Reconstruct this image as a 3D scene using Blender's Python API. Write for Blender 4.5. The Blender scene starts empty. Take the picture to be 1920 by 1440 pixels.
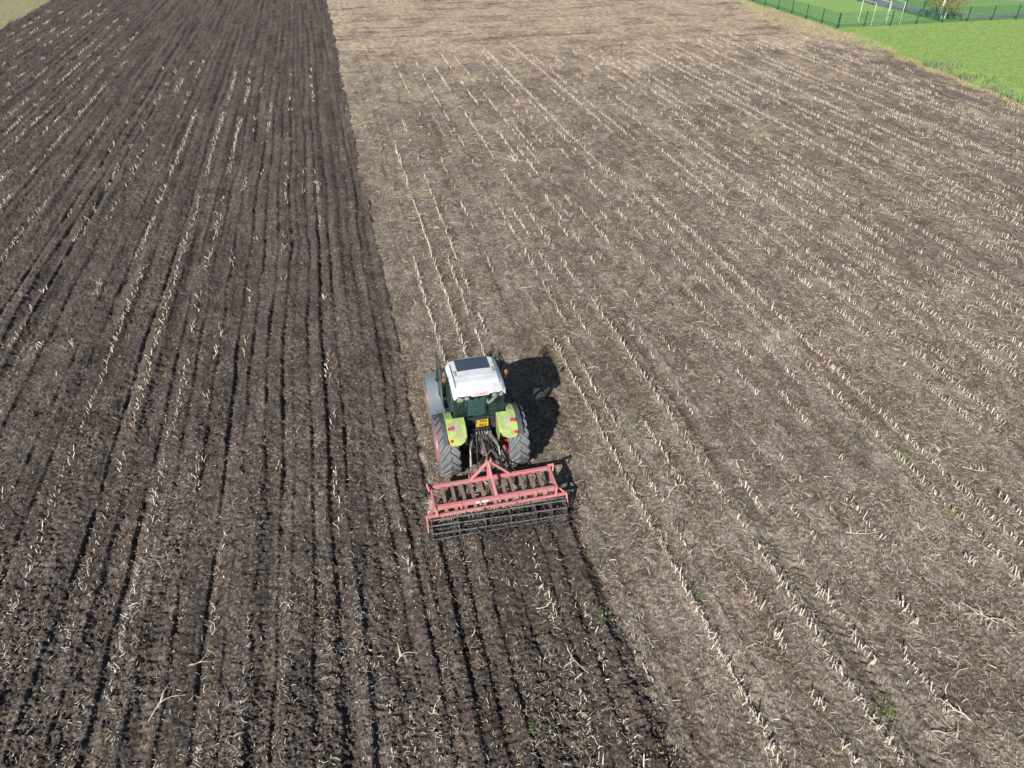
import bpy, bmesh, math, random
import numpy as np
from mathutils import Vector, Matrix, Euler

random.seed(7); RNG = np.random.default_rng(11)
R = math.radians
scene = bpy.context.scene
col = scene.collection

# ------------------------------------------------------------------ camera, sky, sun, exposure
CAM_H, PITCH, YAW, FPX = 12.8, 36.03, 13.47, 1350.0      # drone height (m), tilt down, heading right of the crop rows (+Y)
cam_data = bpy.data.cameras.new('camera')
cam = bpy.data.objects.new('camera', cam_data); col.objects.link(cam)
cam.location = (0, 0, CAM_H)
cam.rotation_euler = (R(90 - PITCH), 0, -R(YAW))
cam_data.sensor_width = 36.0; cam_data.lens = FPX / 1920 * 36.0
cam_data.clip_start = 0.1; cam_data.clip_end = 6000
scene.camera = cam

SUN_EL, SHADOW_AZ = 31.4, 38.0                            # shadows fall 38 deg clockwise of +Y
world = bpy.data.worlds.new('World'); scene.world = world; world.use_nodes = True
wn = world.node_tree
sky = wn.nodes.new('ShaderNodeTexSky'); sky.sky_type = 'NISHITA'; sky.sun_disc = False
sky.sun_elevation = R(SUN_EL); sky.sun_rotation = R(SHADOW_AZ + 180)
bg = wn.nodes['Background']; bg.inputs[1].default_value = 0.05
wn.links.new(sky.outputs[0], bg.inputs[0])

sun_data = bpy.data.lights.new('sun', 'SUN'); sun_data.energy = 5.0; sun_data.angle = R(0.5); sun_data.color = (1.0, 0.965, 0.915)
sun = bpy.data.objects.new('sun', sun_data); col.objects.link(sun)
sd = Vector((math.cos(R(SUN_EL)) * math.sin(R(SHADOW_AZ)), math.cos(R(SUN_EL)) * math.cos(R(SHADOW_AZ)), -math.sin(R(SUN_EL))))
sun.rotation_euler = sd.to_track_quat('-Z', 'Y').to_euler(); sun.location = (-30, -40, 40)
scene.view_settings.view_transform = 'Standard'; scene.view_settings.look = 'None'
scene.view_settings.exposure = 0.42; scene.view_settings.gamma = 1.0; scene.view_settings.use_curve_mapping = False

# ------------------------------------------------------------------ numeric noise
def _h(ix, iy, s):
    v = (ix.astype(np.int64) * 374761393 + iy.astype(np.int64) * 668265263 + s * 1442695041) & 0xFFFFFFFF
    v = ((v ^ (v >> 13)) * 1274126177) & 0xFFFFFFFF
    v = v ^ (v >> 16)
    return (v & 0xFFFFFF) / float(0xFFFFFF)
def vn(x, y, s=0):
    x = np.asarray(x, float); y = np.asarray(y, float)
    ix = np.floor(x); iy = np.floor(y); fx = x - ix; fy = y - iy
    fx = fx * fx * fx * (fx * (fx * 6 - 15) + 10); fy = fy * fy * fy * (fy * (fy * 6 - 15) + 10)
    a = _h(ix, iy, s); b = _h(ix + 1, iy, s); c = _h(ix, iy + 1, s); d = _h(ix + 1, iy + 1, s)
    return (a * (1 - fx) + b * fx) * (1 - fy) + (c * (1 - fx) + d * fx) * fy
def bil(x, y, s=0): return np.abs(2 * vn(x, y, s) - 1)
def facets(x, y, size, s):
    """angular crumbs: every cell a tilted facet of its own height, parted by crevices"""
    x = np.asarray(x, float) / size; y = np.asarray(y, float) / size; ix = np.floor(x); iy = np.floor(y)
    d1 = np.full(x.shape, 9.); d2 = np.full(x.shape, 9.); hh = np.zeros(x.shape)
    for i in (-1, 0, 1):
        for j in (-1, 0, 1):
            cx_ = ix + i; cy2 = iy + j; r1 = _h(cx_, cy2, s); r2 = _h(cx_, cy2, s + 1); dx = x - (cx_ + r1); dy = y - (cy2 + r2)
            d = dx * dx + dy * dy; near_ = d < d1; d2 = np.where(near_, d1, np.minimum(d2, d)); d1 = np.where(near_, d, d1)
            r3 = _h(cx_, cy2, s + 2); hh = np.where(near_, r3 + (r1 - .5) * 1.1 * dx + (r2 - .5) * 1.1 * dy, hh)
    crev = np.clip((np.sqrt(d2) - np.sqrt(d1)) / .22, 0, 1)
    return hh * .75 + .35 * crev - .55
def rot2(x, y, a): return x * math.cos(a) - y * math.sin(a), x * math.sin(a) + y * math.cos(a)

# ------------------------------------------------------------------ the lie of the land
TRX, TRY = 2.48, 13.90                                     # tractor: point under the rear axle
def edge_x(y): return 0.95 + 0.16 * (vn(np.asarray(y) / 1.3, np.zeros_like(y), 5) - .5) + 0.22 * (vn(np.asarray(y) / 14., np.zeros_like(y) + 3, 6) - .5) + 0.20 * (vn(np.asarray(y) / .33, np.zeros_like(y) + 5, 7) - .5)
def tilled_mask(x, y):
    x = np.asarray(x, float); y = np.asarray(y, float)
    m = (x < edge_x(y)) & (x > -29.4 + .25 * (vn(y / 2., x * 0, 9) - .5))
    m |= (x > 0.5) & (x < 4.33 + .16 * (vn(y / .8, x * 0, 8) - .5) + .34 * (vn(x / .22, y / .22, 10) - .5)) & (y < 12.25)
    return m
def field_right(y):
    y = np.asarray(y, float)
    return np.interp(y, [0, 30, 38, 43.6, 47.5, 57.7, 61.2, 67, 83, 130], [42.0, 42.2, 42.5, 43.5, 43.9, 45.4, 44.3, 43.4, 45.5, 49]) + .6 * (vn(y / 2.2, y * 0, 14) - .5)

FUR = [(-7.17, .10), (-6.5, .06), (-5.95, .08), (-5.3, .07), (-4.7, .10), (-4.11, .10), (-3.64, .08), (-3.12, .09), (-2.64, .11),
       (-2.33, .04), (-1.89, .08), (-1.43, .11), (-0.95, .09), (-.45, .04), (-.05, .05), (0.36, .09), (.62, .05), (0.98, .09),
       (1.45, .06), (1.95, .10), (2.55, .07), (3.25, .10), (3.62, .06), (4.1, .09)]
_x = -7.6
_fr = random.Random(3)
while _x > -30:
    FUR.append((_x, _fr.choice([.02, .03, .045, .06, .075, .11]))); _x -= _fr.uniform(.36, .74)
_u = np.arange(-31, 6, 0.005); _P = np.zeros_like(_u)
for fx, fd in FUR:
    t = _u - fx
    _P += np.where(t < 0, .35 * fd * np.exp(-(t / .10) ** 2), 0)
    _P -= np.where(t >= 0, fd * np.clip(t / .06, 0, 1) * np.exp(-(np.clip(t - .06, 0, 9) / .15) ** 2), 0)
    _P += np.where(t < 0, 0, .35 * fd * np.exp(-(t / .012) ** 2))
def h_tilled(x, y):
    wob = .22 * (vn(x / 2.6, y / 7., 21) - .5) + .09 * (vn(x / .6, y / 1.5, 22) - .5) + .03 * (vn(x / .3, y / .22, 23) - .5)
    u = x + wob
    mod = .14 + .50 * vn(x / .45, y / 3.2, 24) + .32 * np.clip(vn(x / .35, y / .7, 25) * 2 - .7, 0, 1)
    h = np.interp(u, _u, _P) * mod
    h = h + .11 * (vn(x / .31, y / 9., 26) - .5) * (.4 + vn(x / 1.1, y / 14., 27))
    a, b = rot2(x, y, .6)
    h = h + .030 * (bil(a / .34, b / .34, 31) - .3)
    a, b = rot2(x, y, 1.3); c1 = facets(a + .03 * vn(x / .05, y / .05, 38), b + .03 * vn(x / .05, y / .05, 39), .17, 132)
    amp = .5 + 1.0 * vn(x / .8, y / 1.6, 36)
    h = h + .045 * amp * c1
    a, b = rot2(x, y, 2.1); h = h + .034 * amp * facets(a, b, .075, 232)
    a, b = rot2(x, y, 2.9); h = h + .016 * (vn(a / .035, b / .035, 34) - .5)
    rp = vn(x / .5, y / 6., 35)
    h = h + .014 * np.clip(rp * 2 - .8, 0, 1) * vn(x / .12, y / .3, 28) * 1.3 * np.sin(2 * math.pi * (y + .03 * np.sin(x * 9)) / .17 + 6 * vn(x / .4, x * 0, 37))
    return h - .005
def h_stub(x, y):
    a, b = rot2(x, y, .5)
    h = .03 * (vn(a / .55, b / .55, 41) - .5) + .018 * (vn(x / .28, y / .9, 42) - .5)
    a, b = rot2(x, y, 1.4); h = h + .020 * (bil(a / .16, b / .16, 43) - .35)
    a, b = rot2(x, y, 2.2); h = h + .026 * (bil(a / .085, b / .085, 44) - .35)
    a, b = rot2(x, y, 2.8); h = h + .016 * (vn(a / .04, b / .04, 45) - .5)
    # wheel ruts of the harvest trailers
    for tx, w, d, y1 in ((5.06, .22, .03, 36), (8.72, .24, .06, 24), (21.6, .26, .03, 40)):
        t = x + .12 * np.sin(y / 5.) - tx
        k = np.exp(-(t / w) ** 4); d = d * np.clip((y1 - y) / 5, 0, 1)
        h = h - d * k * (1 - .35 * np.sin(2 * math.pi * (y + np.abs(t) * .8) / .22) * vn(x / .3, y / .5, 46)) + .4 * d * np.exp(-((np.abs(t) - w * 1.25) / .07) ** 2)
    for rx in (5.96, 6.46, 8.06, 13.25, 14.0, 16.98, 19.12, 26.0, 28.5, 31.2, 34.0, 37.15, 2.28, 3.0, 12.95, 15.5):
        h = h + .05 * np.exp(-((x - rx - .03) / .075) ** 2) * vn(x * 0 + rx, y / .6, 47) * np.clip((66 - y) / 3, 0, 1)
    return h + .02
def h_grass(x, y):
    h = .05 * (vn(x / 3., y / 3., 51) - .5) + .05 * (vn(x / .5, y / .5, 52) - .5) + .05
    # ditch along the meadow's foot, beside the stubble
    t = x - field_right(y) - 1.6
    return h - .55 * np.exp(-(t / 1.0) ** 2) * np.clip((52 - y) / 8., 0, 1)
def height(x, y):
    x = np.asarray(x, float); y = np.asarray(y, float)
    h = np.where(tilled_mask(x, y), h_tilled(x, y), h_stub(x, y))
    return np.where((x > field_right(y)) | (x < -29.5), h_grass(x, y), h)

# heading frame (forward / right of the drone) <-> world, used only to choose how finely the land is meshed
cy_, sy_ = math.cos(R(YAW)), math.sin(R(YAW))
def to_world(fwd, lat): return fwd * sy_ + lat * cy_, fwd * cy_ - lat * sy_
def fwd_of(t):                                            # t 0 (near) .. 1 (far): finer nearby
    t = np.asarray(t, float); py = 1660 - t * 1690
    a = R(PITCH) + np.arctan((py - 720) / FPX)
    return CAM_H / np.tan(a)
def half_w(fwd): return (6.0 + .60 * fwd) * 1.17

# ------------------------------------------------------------------ materials
MATS = {}
def new_mat(name):
    m = bpy.data.materials.new(name); m.use_nodes = True; MATS[name] = m
    nt = m.node_tree; return m, nt, nt.nodes['Principled BSDF']
def N(nt, t, **kw):
    n = nt.nodes.new(t)
    for k, v in kw.items(): setattr(n, k, v)
    return n
def noise(nt, vec, scale, detail=3, rough=.55, dist=0.0):
    n = N(nt, 'ShaderNodeTexNoise'); n.inputs['Scale'].default_value = scale; n.inputs['Detail'].default_value = detail
    n.inputs['Roughness'].default_value = rough; n.inputs['Distortion'].default_value = dist
    nt.links.new(vec, n.inputs['Vector']); return n.outputs['Fac']
def mapping(nt, vec, scale=(1, 1, 1), rot=(0, 0, 0)):
    n = N(nt, 'ShaderNodeMapping'); n.inputs['Scale'].default_value = scale; n.inputs['Rotation'].default_value = rot
    nt.links.new(vec, n.inputs['Vector']); return n.outputs[0]
def ramp(nt, fac, stops, interp='LINEAR'):
    n = N(nt, 'ShaderNodeValToRGB'); n.color_ramp.interpolation = interp
    e = n.color_ramp.elements
    while len(e) < len(stops): e.new(.5)
    for i, (p, c) in enumerate(stops):
        e[i].position = p; e[i].color = (*c, 1) if len(c) == 3 else c
    nt.links.new(fac, n.inputs[0]); return n.outputs[0]
def mix(nt, fac, a, b, mode='MIX'):
    n = N(nt, 'ShaderNodeMix', data_type='RGBA', blend_type=mode)
    for s, v in ((n.inputs[0], fac), (n.inputs[6], a), (n.inputs[7], b)):
        if hasattr(v, 'is_output') or isinstance(v, bpy.types.NodeSocket): nt.links.new(v, s)
        elif isinstance(v, (int, float)): s.default_value = v
        else: s.default_value = (*v, 1)
    return n.outputs[2]
def bump(nt, b, hgt, strength, dist):
    n = N(nt, 'ShaderNodeBump'); n.inputs['Strength'].default_value = strength; n.inputs['Distance'].default_value = dist
    nt.links.new(hgt, n.inputs['Height']); nt.links.new(n.outputs[0], b.inputs['Normal'])
def obj_co(nt): return N(nt, 'ShaderNodeTexCoord').outputs['Object']
def mask(nt, fac, lo, hi):
    n = N(nt, 'ShaderNodeMapRange'); n.inputs[1].default_value = lo; n.inputs[2].default_value = hi
    nt.links.new(fac, n.inputs[0]); return n.outputs[0]

def flecks(nt, co, c, scale, ang, stops):
    """chips and shreds: crisp cells, each with a tone of its own"""
    wob = N(nt, 'ShaderNodeTexNoise'); wob.inputs['Scale'].default_value = scale[0] * .6; wob.inputs['Detail'].default_value = 2; nt.links.new(co, wob.inputs['Vector'])
    sc = N(nt, 'ShaderNodeVectorMath', operation='SCALE'); nt.links.new(wob.outputs['Color'], sc.inputs[0]); sc.inputs['Scale'].default_value = .9 / scale[0]
    ad = N(nt, 'ShaderNodeVectorMath', operation='ADD'); nt.links.new(co, ad.inputs[0]); nt.links.new(sc.outputs[0], ad.inputs[1])
    v = N(nt, 'ShaderNodeTexVoronoi', voronoi_dimensions='2D'); v.inputs['Scale'].default_value = 1.0
    nt.links.new(mapping(nt, mapping(nt, ad.outputs[0], (1, 1, 1), (0, 0, ang)), scale), v.inputs['Vector'])
    sp = N(nt, 'ShaderNodeSeparateColor'); nt.links.new(v.outputs['Color'], sp.inputs[0])
    n = N(nt, 'ShaderNodeMix', data_type='RGBA', blend_type='MULTIPLY'); n.inputs[0].default_value = 1.0; n.clamp_result = False
    r = N(nt, 'ShaderNodeValToRGB'); e = r.color_ramp.elements; r.color_ramp.interpolation = 'CONSTANT'
    while len(e) < len(stops): e.new(.5)
    for i, (p, k) in enumerate(stops): e[i].position = p; e[i].color = (*k, 1)
    nt.links.new(sp.outputs[0], r.inputs[0]); nt.links.new(c, n.inputs[6]); nt.links.new(r.outputs[0], n.inputs[7]); return n.outputs[2]
def soil_material():
    m, nt, b = new_mat('tilled_soil'); co = obj_co(nt)
    c = ramp(nt, noise(nt, co, 9., 6, .65), [(.3, (.049, .041, .038)), (.52, (.087, .075, .069)), (.72, (.138, .120, .112))])
    big = noise(nt, mapping(nt, co, (1.3, .12, 1)), 1.0, 3, .6)
    c = mix(nt, mask(nt, big, .40, .62), c, mix(nt, 1.0, c, (1.5, 1.47, 1.44), 'MULTIPLY'))
    pa = noise(nt, co, .8, 5, .65)
    c = mix(nt, mask(nt, pa, .50, .66), c, mix(nt, 1.0, c, (.74, .72, .71), 'MULTIPLY'))                 # damp patches
    sp = N(nt, 'ShaderNodeSeparateXYZ'); nt.links.new(co, sp.inputs[0])                                   # soil turned just now is still moist
    fr = N(nt, 'ShaderNodeMath', operation='MULTIPLY'); nt.links.new(mask(nt, sp.outputs['X'], .8, 1.1), fr.inputs[0]); nt.links.new(mask(nt, sp.outputs['Y'], 14., 11.), fr.inputs[1])
    c = mix(nt, fr.outputs[0], c, mix(nt, 1.0, c, (.87, .855, .84), 'MULTIPLY'))
    # brown rotted crop bits worked into the soil
    br = noise(nt, mapping(nt, co, (22, 15, 20)), 1.0, 3, .7)
    pat = noise(nt, mapping(nt, co, (2.2, .5, 1)), 1.0, 3, .6)
    k = N(nt, 'ShaderNodeMath', operation='MULTIPLY'); nt.links.new(mask(nt, br, .55, .66), k.inputs[0]); nt.links.new(mask(nt, pat, .48, .66), k.inputs[1])
    c = mix(nt, k.outputs[0], c, (.22, .165, .115))
    fl = noise(nt, mapping(nt, co, (55, 18, 30), (0, 0, .5)), 1.0, 2, .5)
    c = mix(nt, mask(nt, fl, .70, .76), c, (.34, .29, .21))
    c = flecks(nt, co, c, (30, 24, 1), .3, [(0, (.62, .60, .58)), (.3, (.95, .94, .93)), (.7, (1.2, 1.18, 1.15)), (.93, (1.9, 1.75, 1.5))])
    c = flecks(nt, co, c, (3.0, 1.6, 1), .1, [(0, (.84, .83, .82)), (.35, (1, 1, 1)), (.75, (1.12, 1.10, 1.07))])
    nt.links.new(c, b.inputs['Base Color']); b.inputs['Roughness'].default_value = .95; b.inputs['Specular IOR Level'].default_value = .15
    bump(nt, b, noise(nt, co, 38., 5, .7), .8, .03)
    return m
def stubble_material():
    m, nt, b = new_mat('stubble_ground'); co = obj_co(nt)
    soil = ramp(nt, noise(nt, co, 7., 6, .65), [(.28, (.132, .117, .105)), (.5, (.212, .194, .179)), (.74, (.305, .286, .268))])
    band = noise(nt, mapping(nt, co, (1.7, .09, 1)), 1.0, 5, .65)
    soil = mix(nt, mask(nt, band, .46, .64), soil, mix(nt, 1.0, soil, (.78, .69, .61), 'MULTIPLY'))
    crust = noise(nt, co, .55, 5, .6)
    soil = mix(nt, mask(nt, crust, .55, .70), soil, (.30, .279, .262))
    # trampled straw and leaf shreds
    f1 = noise(nt, mapping(nt, co, (46, 11, 20), (0, 0, .35)), 1.0, 3, .6, .4)
    f2 = noise(nt, mapping(nt, co, (12, 42, 20), (0, 0, -.3)), 1.0, 3, .6, .4)
    f3 = noise(nt, mapping(nt, co, (34, 13, 20), (0, 0, 1.15)), 1.0, 3, .6, .4)
    mx = N(nt, 'ShaderNodeMath', operation='MAXIMUM'); nt.links.new(f1, mx.inputs[0]); nt.links.new(f2, mx.inputs[1])
    mx2 = N(nt, 'ShaderNodeMath', operation='MAXIMUM'); nt.links.new(mx.outputs[0], mx2.inputs[0]); nt.links.new(f3, mx2.inputs[1])
    dens = noise(nt, mapping(nt, co, (.30, .17, 1)), 1.0, 5, .65)
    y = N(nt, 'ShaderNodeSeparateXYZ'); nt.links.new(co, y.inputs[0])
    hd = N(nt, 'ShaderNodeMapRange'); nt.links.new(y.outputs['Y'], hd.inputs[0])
    for i, v in ((1, 4), (2, 60), (3, -.17), (4, .11)): hd.inputs[i].default_value = v  # straw sparser nearby; also paints far ground's view-angle backscatter paleness into the colour
    ad = N(nt, 'ShaderNodeMath', operation='MULTIPLY_ADD'); nt.links.new(dens, ad.inputs[0]); ad.inputs[1].default_value = .75; nt.links.new(mx2.outputs[0], ad.inputs[2])
    hl = N(nt, 'ShaderNodeMapRange', interpolation_type='SMOOTHSTEP'); nt.links.new(y.outputs['Y'], hl.inputs[0])          # straw trampled across the headland
    for i, v in ((1, 54), (2, 72), (3, 0), (4, 1.3)): hl.inputs[i].default_value = v
    xb = N(nt, 'ShaderNodeMath', operation='SUBTRACT'); nt.links.new(noise(nt, mapping(nt, co, (.09, .50, 1)), 1.0, 6, .7), xb.inputs[0]); xb.inputs[1].default_value = .43; xb = xb.outputs[0]
    hm = N(nt, 'ShaderNodeMath', operation='MULTIPLY'); nt.links.new(hl.outputs[0], hm.inputs[0]); nt.links.new(xb, hm.inputs[1])
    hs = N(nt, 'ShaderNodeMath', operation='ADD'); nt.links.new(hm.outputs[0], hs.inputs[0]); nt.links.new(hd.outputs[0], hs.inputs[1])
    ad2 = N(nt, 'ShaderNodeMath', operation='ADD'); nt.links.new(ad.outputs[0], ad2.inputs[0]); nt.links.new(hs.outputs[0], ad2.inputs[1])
    straw = ramp(nt, noise(nt, co, 13., 3), [(.3, (.37, .315, .245)), (.55, (.50, .452, .375)), (.75, (.58, .545, .48))])
    cl = noise(nt, co, 3.6, 8, .82)
    ad3 = N(nt, 'ShaderNodeMath', operation='MULTIPLY_ADD'); nt.links.new(cl, ad3.inputs[0]); ad3.inputs[1].default_value = .62; nt.links.new(ad2.outputs[0], ad3.inputs[2])
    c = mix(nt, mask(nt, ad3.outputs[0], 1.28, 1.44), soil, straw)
    dk = noise(nt, co, 11., 8, .85)
    c = mix(nt, mask(nt, dk, .56, .66), c, mix(nt, 1.0, c, (.52, .48, .44), 'MULTIPLY'))
    c = flecks(nt, co, c, (58, 19, 1), .45, [(0, (.62, .59, .56)), (.2, (.86, .82, .77)), (.5, (1.0, .97, .93)), (.8, (1.28, 1.23, 1.14)), (.94, (1.6, 1.55, 1.45))])
    c = flecks(nt, co, c, (21, 52, 1), -.4, [(0, (.74, .71, .68)), (.25, (.97, .94, .90)), (.7, (1.12, 1.09, 1.05)), (.92, (1.4, 1.35, 1.27))])
    c = flecks(nt, co, c, (3.4, 2.2, 1), .2, [(0, (.80, .77, .74)), (.35, (1, .98, .95)), (.7, (1.08, 1.06, 1.04)), (.88, (1.25, 1.22, 1.16))])
    gr = noise(nt, co, .42, 4, .7)
    gm = N(nt, 'ShaderNodeMath', operation='MULTIPLY'); nt.links.new(mask(nt, gr, .66, .74), gm.inputs[0]); nt.links.new(mask(nt, noise(nt, co, 9, 3), .5, .62), gm.inputs[1])
    c = mix(nt, gm.outputs[0], c, (.16, .20, .06))
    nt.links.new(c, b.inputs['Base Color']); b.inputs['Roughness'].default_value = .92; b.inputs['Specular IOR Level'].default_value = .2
    hh = N(nt, 'ShaderNodeMath', operation='MULTIPLY_ADD'); nt.links.new(mx2.outputs[0], hh.inputs[0]); hh.inputs[1].default_value = .8
    nt.links.new(noise(nt, co, 30., 4, .7), hh.inputs[2])
    bump(nt, b, hh.outputs[0], .75, .03)
    return m
def grass_material(name, dark, mid, light, stripe=None, dry=None):
    m, nt, b = new_mat(name); co = obj_co(nt)
    f = noise(nt, co, 2.2, 7, .72)
    c = ramp(nt, f, [(.32, dark), (.5, mid), (.68, light)])
    if stripe:
        w = N(nt, 'ShaderNodeTexWave', wave_type='BANDS', bands_direction='Y'); w.inputs['Scale'].default_value = stripe; w.inputs['Distortion'].default_value = .6
        w.inputs['Detail'].default_value = 2
        nt.links.new(mapping(nt, co, (1, 1, 1), (0, 0, R(8))), w.inputs['Vector'])
        c = mix(nt, w.outputs['Fac'], c, mix(nt, 1.0, c, (.70, .80, .70), 'MULTIPLY'))
    if dry:
        c = mix(nt, mask(nt, noise(nt, mapping(nt, co, (.5, .15, 1)), 1.0, 5, .65), dry[0], dry[1]), c, dry[2])
    nt.links.new(c, b.inputs['Base Color']); b.inputs['Roughness'].default_value = .8; b.inputs['Specular IOR Level'].default_value = .2
    bump(nt, b, noise(nt, co, 14., 5, .75), .8, .08)
    return m
def plain(name, color, rough=.5, metal=0.0, var=.12, scale=6., bmp=0.0, spec=.5, dust=None, coat=0.0):
    m, nt, b = new_mat(name); co = obj_co(nt)
    f = noise(nt, co, scale, 5, .6)
    lo = tuple(max(0, x * (1 - var)) for x in color); hi = tuple(min(1, x * (1 + var)) for x in color)
    c = ramp(nt, f, [(.3, lo), (.7, hi)])
    if dust:
        c = mix(nt, mask(nt, noise(nt, co, dust[0], 6, .7), dust[1], dust[2]), c, dust[3])
    nt.links.new(c, b.inputs['Base Color']); b.inputs['Roughness'].default_value = rough; b.inputs['Metallic'].default_value = metal
    b.inputs['Specular IOR Level'].default_value = spec; b.inputs['Coat Weight'].default_value = coat
    if bmp: bump(nt, b, noise(nt, co, scale * 4, 4), bmp, .01)
    return m
def island_mat(name, stops, rough=.75):
    m, nt, b = new_mat(name)
    g = N(nt, 'ShaderNodeNewGeometry')
    c = ramp(nt, g.outputs['Random Per Island'], stops)
    c = mix(nt, .35, c, ramp(nt, noise(nt, obj_co(nt), 40., 3), [(.3, (.5, .45, .38)), (.7, (1, 1, 1))]), 'MULTIPLY')
    nt.links.new(c, b.inputs['Base Color']); b.inputs['Roughness'].default_value = rough; b.inputs['Specular IOR Level'].default_value = .25
    return m
def glass_mat(name, tint, gloss=.12, diffuse=None):
    m, nt, b = new_mat(name); nt.nodes.remove(b)
    out = nt.nodes['Material Output']
    tr = N(nt, 'ShaderNodeBsdfTransparent'); tr.inputs[0].default_value = (*tint, 1)
    gl = N(nt, 'ShaderNodeBsdfGlossy'); gl.inputs['Roughness'].default_value = .03
    lw = N(nt, 'ShaderNodeLayerWeight'); lw.inputs[0].default_value = .5
    pw = N(nt, 'ShaderNodeMath', operation='POWER'); nt.links.new(lw.outputs['Facing'], pw.inputs[0]); pw.inputs[1].default_value = 4.0
    fr = N(nt, 'ShaderNodeMath', operation='MULTIPLY_ADD'); nt.links.new(pw.outputs[0], fr.inputs[0]); fr.inputs[1].default_value = .5; fr.inputs[2].default_value = .03
    mx = N(nt, 'ShaderNodeMixShader'); nt.links.new(fr.outputs[0], mx.inputs[0]); nt.links.new(tr.outputs[0], mx.inputs[1]); nt.links.new(gl.outputs[0], mx.inputs[2])
    last = mx.outputs[0]
    if diffuse:
        df = N(nt, 'ShaderNodeBsdfDiffuse'); df.inputs[0].default_value = (*diffuse[0], 1)
        m2 = N(nt, 'ShaderNodeMixShader'); m2.inputs[0].default_value = diffuse[1]
        nt.links.new(last, m2.inputs[1]); nt.links.new(df.outputs[0], m2.inputs[2]); last = m2.outputs[0]
    nt.links.new(last, out.inputs[0]); return m

M_SOIL = soil_material(); M_STUB = stubble_material()
M_MEADOW = grass_material('meadow_grass', (.17, .28, .065), (.26, .39, .105), (.34, .47, .16), dry=(.60, .78, (.40, .43, .17)))
M_LAWN = grass_material('lawn', (.22, .36, .11), (.31, .47, .155), (.39, .55, .20), stripe=.42)
M_VERGE = grass_material('verge_grass', (.14, .27, .08), (.21, .36, .12), (.28, .43, .16))
M_DRY = grass_material('dry_grass', (.27, .23, .13), (.42, .37, .23), (.54, .49, .34), dry=(.55, .7, (.22, .26, .08)))
M_PALE = grass_material('pale_grass', (.22, .21, .11), (.31, .30, .16), (.40, .38, .24), dry=(.5, .7, (.34, .30, .20)))
STRAW_STOPS = [(0, (.27, .205, .14)), (.25, (.42, .34, .24)), (.55, (.56, .49, .37)), (.8, (.66, .61, .50)), (1, (.74, .71, .65))]
M_STRAW = island_mat('straw', STRAW_STOPS)
M_STALK = island_mat('maize_stalk', [(0, (.31, .235, .175)), (.35, (.50, .41, .335)), (.7, (.66, .58, .51)), (1, (.80, .75, .69))])
M_CLOD = plain('soil_clod', (.083, .073, .069), .95, var=.45, scale=14., spec=.15)
M_LEAF = island_mat('weed_leaf', [(0, (.10, .18, .03)), (.5, (.18, .28, .06)), (1, (.30, .38, .12))], .6)

# ------------------------------------------------------------------ object helpers
def tag(o, label=None, cat=None, group=None, kind=None):
    if label: o['label'] = label
    if cat: o['category'] = cat
    if group: o['group'] = group
    if kind: o['kind'] = kind
    return o
def mesh_np(name, V, F, mat, smooth=False):
    """V (n,3), F list of faces with equal size k as (m,k) array"""
    me = bpy.data.meshes.new(name); V = np.ascontiguousarray(V, dtype=np.float32); F = np.ascontiguousarray(F, dtype=np.int32)
    k = F.shape[1]; me.vertices.add(len(V)); me.vertices.foreach_set('co', V.ravel())
    me.loops.add(F.size); me.loops.foreach_set('vertex_index', F.ravel())
    me.polygons.add(len(F)); me.polygons.foreach_set('loop_start', np.arange(0, F.size, k, dtype=np.int32))
    if smooth: me.polygons.foreach_set('use_smooth', np.ones(len(F), dtype=bool))
    me.update(calc_edges=True); me.materials.append(mat); return me
def link(name, me, parent=None):
    o = bpy.data.objects.new(name, me); col.objects.link(o)
    if parent: o.parent = parent
    return o
def empty(name, loc=(0, 0, 0), rot=(0, 0, 0), parent=None):
    o = bpy.data.objects.new(name, None); col.objects.link(o); o.location = loc; o.rotation_euler = rot; o.empty_display_size = .2
    if parent: o.parent = parent
    return o

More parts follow.
